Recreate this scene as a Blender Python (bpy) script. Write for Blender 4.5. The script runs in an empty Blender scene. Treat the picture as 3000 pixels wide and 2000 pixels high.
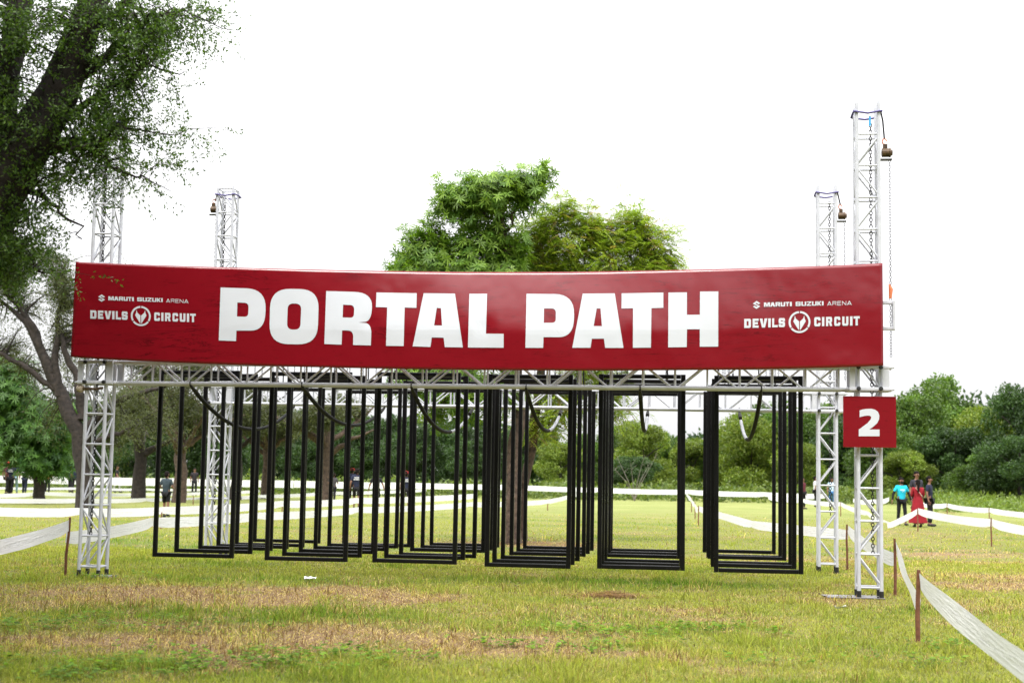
import bpy, bmesh, math, random
import numpy as np
from mathutils import Vector, Matrix, Euler
from mathutils.geometry import tessellate_polygon

random.seed(7)
rng = np.random.default_rng(7)
R = math.radians
scene = bpy.context.scene
col = scene.collection

# ------------------------------------------------------------------ camera
F, CX, CY = 4200.0, 1500.0, 1000.0
CAM_H = 1.65
cam_d = bpy.data.cameras.new('camera')
cam = bpy.data.objects.new('camera', cam_d)
col.objects.link(cam)
cam_d.sensor_width = 36.0
cam_d.lens = F / 3000.0 * 36.0
cam_d.clip_start = 0.1
cam_d.clip_end = 6000.0
PITCH, ROLL = math.atan(382 / F), R(0.96)
MC = Matrix.Rotation(R(90) + PITCH, 3, 'X') @ Matrix.Rotation(ROLL, 3, 'Z')
cam.matrix_world = Matrix.Translation((0, 0, CAM_H)) @ MC.to_4x4()
cam_d.dof.use_dof = True
cam_d.dof.focus_distance = 20.6
cam_d.dof.aperture_fstop = 2.2
scene.camera = cam

# ------------------------------------------------------------------ world, sun, exposure
SUN_EL, SUN_AZ = 58.0, 205.0      # high, behind the camera and a little to the left
world = bpy.data.worlds.new('World')
scene.world = world
world.use_nodes = True
wn, wl = world.node_tree.nodes, world.node_tree.links
wn.clear()
sky = wn.new('ShaderNodeTexSky')
sky.sky_type = 'NISHITA'
sky.sun_disc = False
sky.sun_elevation = R(SUN_EL)
sky.sun_rotation = R(SUN_AZ)
sky.dust_density = 6.0
sky.air_density = 1.0
hs = wn.new('ShaderNodeHueSaturation')
hs.inputs['Saturation'].default_value = 0.12
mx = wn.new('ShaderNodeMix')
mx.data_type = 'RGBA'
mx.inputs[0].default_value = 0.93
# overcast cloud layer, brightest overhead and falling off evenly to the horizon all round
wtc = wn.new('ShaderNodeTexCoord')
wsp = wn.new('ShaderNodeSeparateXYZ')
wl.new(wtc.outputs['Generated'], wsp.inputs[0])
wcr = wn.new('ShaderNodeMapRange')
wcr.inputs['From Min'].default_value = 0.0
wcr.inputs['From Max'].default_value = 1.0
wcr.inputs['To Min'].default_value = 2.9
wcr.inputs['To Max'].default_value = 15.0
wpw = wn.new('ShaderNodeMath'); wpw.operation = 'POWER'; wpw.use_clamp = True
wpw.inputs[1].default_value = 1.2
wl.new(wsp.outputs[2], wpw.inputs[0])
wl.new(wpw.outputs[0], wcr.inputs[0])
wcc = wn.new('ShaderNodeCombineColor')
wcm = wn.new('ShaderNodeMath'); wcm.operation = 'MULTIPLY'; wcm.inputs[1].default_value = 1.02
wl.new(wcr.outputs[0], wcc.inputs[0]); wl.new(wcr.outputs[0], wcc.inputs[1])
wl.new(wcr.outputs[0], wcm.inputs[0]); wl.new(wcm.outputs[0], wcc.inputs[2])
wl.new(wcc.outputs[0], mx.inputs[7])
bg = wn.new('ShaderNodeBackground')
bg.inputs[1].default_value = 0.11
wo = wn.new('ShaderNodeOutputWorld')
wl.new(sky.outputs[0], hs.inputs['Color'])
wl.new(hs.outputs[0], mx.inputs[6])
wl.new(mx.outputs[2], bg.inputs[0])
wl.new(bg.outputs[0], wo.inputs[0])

sun_d = bpy.data.lights.new('sun', 'SUN')
sun_d.energy = 0.9
sun_d.angle = R(14)
sun_d.color = (1.0, 0.96, 0.9)
sun = bpy.data.objects.new('sun', sun_d)
col.objects.link(sun)
_az = R(SUN_AZ)
_sd = Vector((math.sin(_az) * math.cos(R(SUN_EL)), math.cos(_az) * math.cos(R(SUN_EL)), math.sin(R(SUN_EL))))
sun.rotation_euler = _sd.to_track_quat('Z', 'Y').to_euler()
sun.location = (0, 0, 60)

scene.view_settings.view_transform = 'Standard'
scene.view_settings.look = 'None'
scene.view_settings.gamma = 1.0
scene.view_settings.use_curve_mapping = False
scene.view_settings.exposure = 1.62
scene.render.engine = 'CYCLES'
scene.cycles.max_bounces = 6
scene.cycles.diffuse_bounces = 3
scene.cycles.transmission_bounces = 4

# ------------------------------------------------------------------ pixel <-> place
CAMP = Vector((0, 0, CAM_H))
MCT = MC.transposed()
def ray(px, py):
    return MC @ Vector(((px - CX) / F, -(py - CY) / F, -1.0))
def at(px, py, Y):
    d = ray(px, py)
    return CAMP + d * (Y / d.y)
def ground(px, py, z=0.0):
    d = ray(px, py)
    return CAMP + d * ((z - CAM_H) / d.z)
def proj(p):
    q = MCT @ (Vector(p) - CAMP)
    return (CX + F * q.x / -q.z, CY - F * q.y / -q.z)
def x_at(px, Y, z=1.0):
    a, b = proj((0, Y, z))[0], proj((1, Y, z))[0]
    return (px - a) / (b - a)

# ------------------------------------------------------------------ materials
def new_mat(name):
    m = bpy.data.materials.new(name)
    m.use_nodes = True
    nt = m.node_tree
    b = nt.nodes['Principled BSDF']
    return m, nt, b
def lnk(nt, a, b): nt.links.new(a, b)
def tex_noise(nt, scale, detail=4, rough=0.55, vec=None, coord='Object', dist=0.0):
    n = nt.nodes.new('ShaderNodeTexNoise')
    n.inputs['Scale'].default_value = scale
    n.inputs['Detail'].default_value = detail
    n.inputs['Roughness'].default_value = rough
    n.inputs['Distortion'].default_value = dist
    if vec is None:
        tc = nt.nodes.new('ShaderNodeTexCoord')
        vec = tc.outputs[coord]
    lnk(nt, vec, n.inputs['Vector'])
    return n
def ramp(nt, fac, stops):
    r = nt.nodes.new('ShaderNodeValToRGB')
    e = r.color_ramp.elements
    while len(e) < len(stops): e.new(0.5)
    for i, (p, c) in enumerate(stops):
        e[i].position = p
        e[i].color = (c[0], c[1], c[2], 1)
    lnk(nt, fac, r.inputs[0])
    return r
def mixc(nt, fac, a, b, mode='MIX'):
    m = nt.nodes.new('ShaderNodeMix')
    m.data_type = 'RGBA'
    m.blend_type = mode
    for s, v in ((m.inputs[0], fac), (m.inputs[6], a), (m.inputs[7], b)):
        if hasattr(v, 'is_linked') or hasattr(v, 'links'): lnk(nt, v, s)
        elif isinstance(v, (int, float)): s.default_value = v
        else: s.default_value = (v[0], v[1], v[2], 1)
    return m.outputs[2]
def bump(nt, b, h, strength, dist=0.01):
    n = nt.nodes.new('ShaderNodeBump')
    n.inputs['Strength'].default_value = strength
    n.inputs['Distance'].default_value = dist
    lnk(nt, h, n.inputs['Height'])
    lnk(nt, n.outputs[0], b.inputs['Normal'])
def mat_noise(name, c1, c2, scale=8, rough=0.6, metal=0.0, bs=0.0, bd=0.01, detail=5, spec=0.5, coord='Object', rr=None):
    m, nt, b = new_mat(name)
    n = tex_noise(nt, scale, detail, coord=coord)
    r = ramp(nt, n.outputs[0], [(0.3, c1), (0.7, c2)])
    lnk(nt, r.outputs[0], b.inputs['Base Color'])
    b.inputs['Roughness'].default_value = rough
    b.inputs['Metallic'].default_value = metal
    b.inputs['Specular IOR Level'].default_value = spec
    if rr:
        n2 = tex_noise(nt, scale * 2.3, 3, coord=coord)
        r2 = ramp(nt, n2.outputs[0], [(0.3, (rr[0],) * 3), (0.7, (rr[1],) * 3)])
        lnk(nt, r2.outputs[0], b.inputs['Roughness'])
    if bs: bump(nt, b, n.outputs[0], bs, bd)
    return m

M = {}
M['alu'] = mat_noise('truss_aluminium', (0.47, 0.48, 0.52), (0.58, 0.59, 0.635), 5, 0.4, 0.0, rr=(0.35, 0.5), spec=0.3)
M['alu_block'] = mat_noise('block_aluminium', (0.48, 0.49, 0.53), (0.58, 0.59, 0.63), 9, 0.45, 0.0, rr=(0.35, 0.55), spec=0.3)
M['black_steel'] = mat_noise('black_painted_steel', (0.004, 0.004, 0.0045), (0.006, 0.006, 0.0065), 3, 0.4, 0.0, rr=(0.26, 0.36), spec=0.2)
def _scuff():
    m = M['black_steel']; nt = m.node_tree; b = nt.nodes['Principled BSDF']
    n = tex_noise(nt, 22, 5, 0.75)
    r = ramp(nt, n.outputs[0], [(0.64, (0, 0, 0)), (0.70, (1, 1, 1))])
    old = b.inputs['Base Color'].links[0].from_socket
    c = mixc(nt, r.outputs[0], old, (0.05, 0.042, 0.036))
    lnk(nt, c, b.inputs['Base Color'])
_scuff()
M['rubber'] = mat_noise('black_rubber', (0.008, 0.008, 0.008), (0.02, 0.02, 0.02), 30, 0.5)
M['hose'] = mat_noise('ribbed_hose', (0.006, 0.006, 0.007), (0.014, 0.014, 0.015), 25, 0.7, spec=0.15)
M['grey_hose'] = mat_noise('taped_grey_hose', (0.10, 0.10, 0.11), (0.36, 0.37, 0.39), 25, 0.4)
M['chain'] = mat_noise('dark_chain', (0.012, 0.012, 0.013), (0.035, 0.032, 0.03), 40, 0.6, 0.2, spec=0.2)
M['hoist_brown'] = mat_noise('hoist_casting', (0.03, 0.016, 0.01), (0.12, 0.07, 0.03), 30, 0.5, 0.2)
M['hoist_orange'] = mat_noise('hoist_orange', (0.5, 0.10, 0.03), (0.6, 0.2, 0.08), 30, 0.5)
M['strap'] = mat_noise('violet_strap', (0.06, 0.05, 0.16), (0.12, 0.1, 0.28), 40, 0.8)
M['blue_tag'] = mat_noise('blue_tag', (0.03, 0.3, 0.6), (0.05, 0.38, 0.7), 40, 0.5)
M['plate'] = mat_noise('steel_plate', (0.08, 0.075, 0.075), (0.30, 0.29, 0.30), 4, 0.5, 0.4, rr=(0.3, 0.6))
M['wood_stake'] = mat_noise('stake_wood', (0.10, 0.035, 0.018), (0.22, 0.09, 0.045), 20, 0.85, bs=0.5)
M['paper'] = mat_noise('paper', (0.7, 0.7, 0.7), (0.8, 0.8, 0.8), 20, 0.8)
M['rope'] = mat_noise('beige_strap', (0.35, 0.28, 0.2), (0.5, 0.42, 0.33), 60, 0.9)

# printed vinyl
def vinyl(name, base, dark, white=False):
    m, nt, b = new_mat(name)
    tc = nt.nodes.new('ShaderNodeTexCoord')
    mp = nt.nodes.new('ShaderNodeMapping')
    mp.inputs['Rotation'].default_value = (0, R(38), R(0))
    mp.inputs['Scale'].default_value = (0.55, 1, 5.5)
    lnk(nt, tc.outputs['Object'], mp.inputs[0])
    n1 = tex_noise(nt, 1.5, 7, 0.7, vec=mp.outputs[0], dist=1.4)
    r1 = ramp(nt, n1.outputs[0], [(0.0, (0, 0, 0)), (0.555, (0, 0, 0)), (0.58, (1, 1, 1)), (0.605, (0, 0, 0)), (1.0, (0, 0, 0))])
    n2 = tex_noise(nt, 0.9, 3, 0.5, vec=tc.outputs['Object'])
    r2 = ramp(nt, n2.outputs[0], [(0.45, (0, 0, 0)), (0.62, (1, 1, 1))])
    f = nt.nodes.new('ShaderNodeMath'); f.operation = 'MULTIPLY'
    lnk(nt, r1.outputs[0], f.inputs[0]); lnk(nt, r2.outputs[0], f.inputs[1])
    n3 = tex_noise(nt, 9.0, 5, 0.7, vec=mp.outputs[0])
    r3 = ramp(nt, n3.outputs[0], [(0.61, (0, 0, 0)), (0.70, (1, 1, 1))])
    f2 = nt.nodes.new('ShaderNodeMath'); f2.operation = 'MAXIMUM'
    lnk(nt, f.outputs[0], f2.inputs[0]); lnk(nt, r3.outputs[0], f2.inputs[1])
    f3 = nt.nodes.new('ShaderNodeMath'); f3.operation = 'MULTIPLY'
    f3.inputs[1].default_value = 0.08 if white else 0.75
    lnk(nt, f2.outputs[0], f3.inputs[0])
    c = mixc(nt, f3.outputs[0], base, dark)
    lnk(nt, c, b.inputs['Base Color'])
    b.inputs['Roughness'].default_value = 0.45 if white else 0.22
    b.inputs['Specular IOR Level'].default_value = 0.2 if white else 0.55
    n4 = tex_noise(nt, 1.6, 2, vec=tc.outputs['Object'])
    bump(nt, b, n4.outputs[0], 0.25, 0.06)
    return m
M['banner'] = vinyl('red_vinyl', (0.19, 0.0035, 0.0095), (0.015, 0.001, 0.002))
M['print'] = vinyl('white_vinyl_print', (0.56, 0.58, 0.62), (0.3, 0.3, 0.3), True)

# barrier tape: white film, faint grey print along the middle
def tape_mat():
    m, nt, b = new_mat('barrier_tape_film')
    uv = nt.nodes.new('ShaderNodeUVMap'); uv.uv_map = 'UVMap'
    sp = nt.nodes.new('ShaderNodeSeparateXYZ')
    lnk(nt, uv.outputs[0], sp.inputs[0])
    mp = nt.nodes.new('ShaderNodeMapping')
    mp.inputs['Scale'].default_value = (1, 1.2, 1)
    lnk(nt, uv.outputs[0], mp.inputs[0])
    n = tex_noise(nt, 13, 3, 0.7, vec=mp.outputs[0])
    r = ramp(nt, n.outputs[0], [(0.52, (0, 0, 0)), (0.6, (1, 1, 1))])
    band = ramp(nt, sp.outputs[1], [(0.30, (0, 0, 0)), (0.36, (1, 1, 1)), (0.44, (0.1, 0.1, 0.1)), (0.52, (0.9, 0.9, 0.9)), (0.60, (0, 0, 0))])
    f = nt.nodes.new('ShaderNodeMath'); f.operation = 'MULTIPLY'
    lnk(nt, r.outputs[0], f.inputs[0]); lnk(nt, band.outputs[0], f.inputs[1])
    n2 = tex_noise(nt, 3, 3, 0.6, vec=uv.outputs[0])
    base = ramp(nt, n2.outputs[0], [(0.3, (0.74, 0.74, 0.77)), (0.7, (0.86, 0.86, 0.88))])
    c = mixc(nt, f.outputs[0], base.outputs[0], (0.30, 0.30, 0.33))
    lnk(nt, c, b.inputs['Base Color'])
    b.inputs['Roughness'].default_value = 0.4
    mp2 = nt.nodes.new('ShaderNodeMapping'); mp2.inputs['Scale'].default_value = (0.7, 3, 1)
    lnk(nt, uv.outputs[0], mp2.inputs[0])
    n3 = tex_noise(nt, 3, 3, vec=mp2.outputs[0])
    bump(nt, b, n3.outputs[0], 0.6, 0.03)
    tr = nt.nodes.new('ShaderNodeBsdfTranslucent')
    tr.inputs[0].default_value = (0.8, 0.8, 0.8, 1)
    ms = nt.nodes.new('ShaderNodeMixShader'); ms.inputs[0].default_value = 0.25
    out = nt.nodes['Material Output']
    lnk(nt, b.outputs[0], ms.inputs[1]); lnk(nt, tr.outputs[0], ms.inputs[2]); lnk(nt, ms.outputs[0], out.inputs[0])
    return m
M['tape'] = tape_mat()

def leaf_mat(name, trans=0.35, gloss=0.3, rough=0.45):
    m, nt, b = new_mat(name)
    a = nt.nodes.new('ShaderNodeAttribute'); a.attribute_name = 'Col'
    lnk(nt, a.outputs[0], b.inputs['Base Color'])
    b.inputs['Roughness'].default_value = rough
    b.inputs['Specular IOR Level'].default_value = gloss
    tr = nt.nodes.new('ShaderNodeBsdfTranslucent')
    c = mixc(nt, 1.0, a.outputs[0], (1.25, 1.35, 0.5), 'MULTIPLY')
    lnk(nt, c, tr.inputs[0])
    ms = nt.nodes.new('ShaderNodeMixShader'); ms.inputs[0].default_value = trans
    out = nt.nodes['Material Output']
    lnk(nt, b.outputs[0], ms.inputs[1]); lnk(nt, tr.outputs[0], ms.inputs[2]); lnk(nt, ms.outputs[0], out.inputs[0])
    return m
M['leaf'] = leaf_mat('leaf')
M['grass'] = leaf_mat('grass_blade', 0.48, 0.08, 0.6)
M['bark_dark'] = mat_noise('dark_bark', (0.007, 0.005, 0.004), (0.036, 0.026, 0.021), 7, 0.9, bs=1.0, bd=0.05, detail=8)
M['bark_brown'] = mat_noise('brown_bark', (0.030, 0.020, 0.015), (0.12, 0.08, 0.058), 9, 0.9, bs=1.0, bd=0.04, detail=8)

# ------------------------------------------------------------------ object helpers
def tag(o, label=None, cat=None, group=None, kind=None):
    if label: o['label'] = label
    if cat: o['category'] = cat
    if group: o['group'] = group
    if kind: o['kind'] = kind
    return o
def empty(name, loc=(0, 0, 0), rz=0.0):
    o = bpy.data.objects.new(name, None)
    o.empty_display_size = 0.2
    o.location = loc
    o.rotation_euler = (0, 0, rz)
    col.objects.link(o)
    return o
def link(name, me, parent=None, mat=None):
    o = bpy.data.objects.new(name, me)
    if mat is not None and len(me.materials) == 0: me.materials.append(mat)
    if parent is not None: o.parent = parent
    col.objects.link(o)
    return o
def mesh_np(name, V, polys, smooth=False):
    """polys: list of (n x k) index arrays"""
    me = bpy.data.meshes.new(name)
    V = np.asarray(V, dtype=np.float32)
    me.vertices.add(len(V))
    me.vertices.foreach_set('co', V.ravel())
    polys = [np.asarray(p, dtype=np.int32) for p in polys if len(p)]
    tot = sum(p.size for p in polys); npoly = sum(len(p) for p in polys)
    me.loops.add(tot); me.polygons.add(npoly)
    me.loops.foreach_set('vertex_index', np.concatenate([p.ravel() for p in polys]))
    sizes = np.concatenate([np.full(len(p), p.shape[1], dtype=np.int32) for p in polys])
    starts = np.concatenate([[0], np.cumsum(sizes)[:-1]]).astype(np.int32)
    me.polygons.foreach_set('loop_start', starts)
    try: me.polygons.foreach_set('loop_total', sizes)
    except Exception: pass
    if smooth: me.polygons.foreach_set('use_smooth', np.ones(npoly, dtype=bool))
    me.update(calc_edges=True)
    return me
def set_col(me, C):
    a = me.color_attributes.new('Col', 'FLOAT_COLOR', 'POINT')
    C = np.asarray(C, dtype=np.float32)
    if C.shape[1] == 3: C = np.concatenate([C, np.ones((len(C), 1), np.float32)], 1)
    a.data.foreach_set('color', C.ravel())

class MB:
    """collects plain geometry into one mesh"""
    def __init__(s): s.v = []; s.f = []; s.n = 0
    def add(s, V, Fc):
        s.v += [tuple(v) for v in V]
        s.f += [tuple(i + s.n for i in f) for f in Fc]
        s.n += len(V)
        return s
    def box(s, c, d, ch=0.0):
        x, y, z = c; a, b, h = d[0] / 2, d[1] / 2, d[2] / 2
        V = [(x + i * a, y + j * b, z + k * h) for k in (-1, 1) for j in (-1, 1) for i in (-1, 1)]
        return s.add(V, [(0, 2, 3, 1), (4, 5, 7, 6), (0, 1, 5, 4), (2, 6, 7, 3), (0, 4, 6, 2), (1, 3, 7, 5)])
    def tube(s, pts, rad, n=8, cap=True):
        pts = [Vector(p) for p in pts]
        if not hasattr(rad, '__len__'): rad = [rad] * len(pts)
        t0 = (pts[1] - pts[0]).normalized()
        u = t0.orthogonal().normalized()
        V = []
        for i, p in enumerate(pts):
            t = (pts[min(i + 1, len(pts) - 1)] - pts[max(i - 1, 0)]).normalized()
            u = (u - t * u.dot(t)).normalized()
            w = t.cross(u)
            for k in range(n):
                a = 2 * math.pi * k / n
                V.append(p + (u * math.cos(a) + w * math.sin(a)) * rad[i])
        Fc = []
        for i in range(len(pts) - 1):
            for k in range(n):
                k2 = (k + 1) % n
                Fc.append((i * n + k, i * n + k2, (i + 1) * n + k2, (i + 1) * n + k))
        if cap:
            m = len(V); V = V + V[:n] + V[(len(pts) - 1) * n:len(pts) * n]     # own rim, so that the ends stay crisp
            Fc.append(tuple(range(m, m + n))[::-1]); Fc.append(tuple(range(m + n, m + 2 * n)))
        return s.add(V, Fc)
    def bar(s, p, q, w, h, ch=0.18):
        """chamfered square bar from p to q; w sideways, h the other way"""
        p, q = Vector(p), Vector(q)
        t = (q - p).normalized()
        up = Vector((0, 1, 0)) if abs(t.y) < 0.9 else Vector((0, 0, 1))
        a = t.cross(up).normalized(); b = a.cross(t).normalized()
        c = min(w, h) * ch
        prof = [(w / 2 - c, -h / 2), (w / 2, -h / 2 + c), (w / 2, h / 2 - c), (w / 2 - c, h / 2), (-w / 2 + c, h / 2), (-w / 2, h / 2 - c), (-w / 2, -h / 2 + c), (-w / 2 + c, -h / 2)]
        V = [pp + a * x + b * y for pp in (p, q) for x, y in prof]
        Fc = [(k, (k + 1) % 8, (k + 1) % 8 + 8, k + 8) for k in range(8)] + [tuple(range(8))[::-1], tuple(range(8, 16))]
        return s.add(V, Fc)
    def ellipsoid(s, c, r, nu=10, nv=6, v0=-0.5, v1=0.5):
        c = Vector(c); V = []; Fc = []
        for j in range(nv + 1):
            ph = math.pi * (v0 + (v1 - v0) * j / nv)
            for i in range(nu):
                th = 2 * math.pi * i / nu
                V.append(c + Vector((r[0] * math.cos(ph) * math.cos(th), r[1] * math.cos(ph) * math.sin(th), r[2] * math.sin(ph))))
        for j in range(nv):
            for i in range(nu):
                i2 = (i + 1) % nu
                Fc.append((j * nu + i, j * nu + i2, (j + 1) * nu + i2, (j + 1) * nu + i))
        return s.add(V, Fc)
    def mesh(s, name, smooth=False):
        me = bpy.data.meshes.new(name)
        me.from_pydata(s.v, [], s.f)
        if smooth: me.polygons.foreach_set('use_smooth', [True] * len(me.polygons))
        me.update()
        return me
    def build(s, name, mat, parent=None, smooth=False):
        return link(name, s.mesh(name, smooth), parent, mat)

# ------------------------------------------------------------------ noise for the turf
_lat = rng.random((256, 256))
def vnoise(x, y):
    x = np.asarray(x, float); y = np.asarray(y, float)
    xi = np.floor(x).astype(int); yi = np.floor(y).astype(int)
    fx = x - xi; fy = y - yi
    fx = fx * fx * (3 - 2 * fx); fy = fy * fy * (3 - 2 * fy)
    g = lambda a, b: _lat[a % 256, b % 256]
    return (g(xi, yi) * (1 - fx) + g(xi + 1, yi) * fx) * (1 - fy) + (g(xi, yi + 1) * (1 - fx) + g(xi + 1, yi + 1) * fx) * fy
def fbm(x, y, o=4):
    s = 0; a = 0.5; t = 0
    for i in range(o):
        s = s + a * vnoise(x * 2 ** i + 17.3 * i, y * 2 ** i + 5.1 * i); t += a; a *= 0.5
    return s / t
# worn straw-brown places: (px, py, half width m, half depth m, strength)
DRY = [(650, 1742, 3.6, 1.1, 1.5), (200, 1770, 2.4, 0.8, 0.6), (1400, 1755, 1.6, 0.55, 0.6), (1790, 1745, 0.35, 0.25, 1.4),
       (250, 1900, 2.2, 0.7, 1.7), (1350, 1885, 1.8, 0.8, 1.4), (900, 1870, 1.2, 0.45, 1.0), (1950, 1800, 1.2, 0.6, 0.6), (2250, 1760, 1.0, 0.5, 0.5), (1000, 1790, 1.0, 0.4, 0.5), (650, 1835, 1.5, 0.35, 0.9), (1560, 1850, 0.9, 0.3, 0.9),
       (1100, 1840, 1.0, 0.4, 0.6), (2750, 1625, 1.7, 2.4, 0.8), (2900, 1700, 1.3, 1.7, 0.95), (2950, 1790, 0.9, 0.9, 0.8),
       (2380, 1640, 1.3, 1.6, 0.75), (1500, 1592, 1.6, 1.6, 0.9), (2600, 1560, 2.5, 2.5, 0.5), (2800, 1760, 1.0, 0.8, 0.5), (2100, 1900, 1.1, 0.5, 0.35)]
DRYW = [(ground(a, b), c, d, e) for a, b, c, d, e in DRY]
def dryness(x, y):
    n = fbm(x * 0.55 + 3, y * 0.9 + 9, 4)
    n2 = fbm(x * 2.6 + 40, y * 3.2 + 11, 4)
    n3 = fbm(x * 1.1 + 23, y * 1.0 + 61, 3)
    d = (n - 0.60) * 2.6
    wx = (fbm(x * 0.8 + 90, y * 0.8 + 13, 3) - 0.5) * 3.2; wy = (fbm(x * 0.9 + 31, y * 0.8 + 77, 3) - 0.5) * 3.4
    for c, a, b, s in DRYW:
        q = ((x + wx - c.x) / a) ** 2 + ((y + wy - c.y) / (b * 1.15)) ** 2
        d = np.maximum(d, s * np.exp(-q * 0.8) * (0.0 + 1.9 * n3) + (n - 0.5) * 0.4)
    return np.clip(d + (n2 - 0.5) * 1.1, 0, 1)
def lushness(x, y):
    n = fbm(x * 0.35 + 71, y * 0.6 + 33, 4)
    l = (n - 0.52) * 2.6
    for px, py, a, b, s in ((1250, 1700, 3.5, 0.9, 0.5), (1650, 1700, 2.5, 0.8, 0.5), (60, 1560, 2.0, 3.0, 0.6), (650, 1960, 1.2, 0.4, 0.4), (2050, 1690, 1.2, 0.8, 0.5), (100, 1830, 1.0, 0.4, 0.6), (700, 1700, 1.5, .5, .4)):
        c = ground(px, py)
        l = l + s * np.exp(-(((x - c.x) / a) ** 2 + ((y - c.y) / b) ** 2))
    return np.clip(l, 0, 1)
def gz(x, y):
    return (fbm(np.asarray(x) * 0.4 + 5, np.asarray(y) * 0.4 + 2, 3) - 0.5) * 0.05

C_GREEN = np.array([0.29, 0.305, 0.072]); C_LUSH = np.array([0.11, 0.20, 0.026])
C_STRAW = np.array([0.50, 0.39, 0.19]); C_BROWN = np.array([0.22, 0.13, 0.065])
# ------------------------------------------------------------------ the ground
def axis(lo, hi, step, far, grow):
    a = list(np.arange(lo, hi + 1e-6, step))
    s = step
    while a[-1] < far: s *= grow; a.append(a[-1] + s)
    s = step; pre = []
    v = a[0]
    while v > -far: s *= grow; v -= s; pre.append(v)
    return np.array(pre[::-1] + a)
gx_ = axis(-14, 14, 0.2, 2500, 1.22)
gy_ = axis(10, 50, 0.2, 2500, 1.16)
GX, GY = np.meshgrid(gx_, gy_)
GZ = gz(GX, GY) * (np.hypot(GX, GY - 25) < 120)
nx, ny = len(gx_), len(gy_)
idx = np.arange(nx * ny).reshape(ny, nx)
quads = np.stack([idx[:-1, :-1].ravel(), idx[:-1, 1:].ravel(), idx[1:, 1:].ravel(), idx[1:, :-1].ravel()], 1)
me = mesh_np('ground', np.stack([GX.ravel(), GY.ravel(), GZ.ravel()], 1), [quads], True)
D = dryness(GX.ravel(), GY.ravel()); L = lushness(GX.ravel(), GY.ravel())
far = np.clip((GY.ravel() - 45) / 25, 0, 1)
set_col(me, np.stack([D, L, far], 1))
def ground_mat():
    m, nt, b = new_mat('turf')
    a = nt.nodes.new('ShaderNodeAttribute'); a.attribute_name = 'Col'
    sp = nt.nodes.new('ShaderNodeSeparateColor'); lnk(nt, a.outputs[0], sp.inputs[0])
    n = tex_noise(nt, 14, 6, 0.7); n2 = tex_noise(nt, 0.35, 5, 0.6); n3 = tex_noise(nt, 60, 3, 0.7)
    g = ramp(nt, n.outputs[0], [(0.3, (0.05, 0.06, 0.014)), (0.5, (0.12, 0.14, 0.028)), (0.72, (0.20, 0.22, 0.05))])
    g2 = mixc(nt, n2.outputs[0], g.outputs[0], (0.185, 0.185, 0.052))
    g3 = mixc(nt, sp.outputs[1], g2, (0.075, 0.12, 0.024))
    s = ramp(nt, n3.outputs[0], [(0.3, (0.10, 0.06, 0.032)), (0.7, (0.32, 0.22, 0.12))])
    c = mixc(nt, sp.outputs[0], g3, s.outputs[0])
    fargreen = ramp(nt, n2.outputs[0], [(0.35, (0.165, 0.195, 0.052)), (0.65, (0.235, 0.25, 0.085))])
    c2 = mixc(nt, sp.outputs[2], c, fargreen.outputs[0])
    lnk(nt, c2, b.inputs['Base Color'])
    b.inputs['Roughness'].default_value = 0.9
    b.inputs['Specular IOR Level'].default_value = 0.1
    bump(nt, b, n.outputs[0], 0.7, 0.06)
    return m
link('ground', me, None, ground_mat())['kind'] = 'structure'

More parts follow.
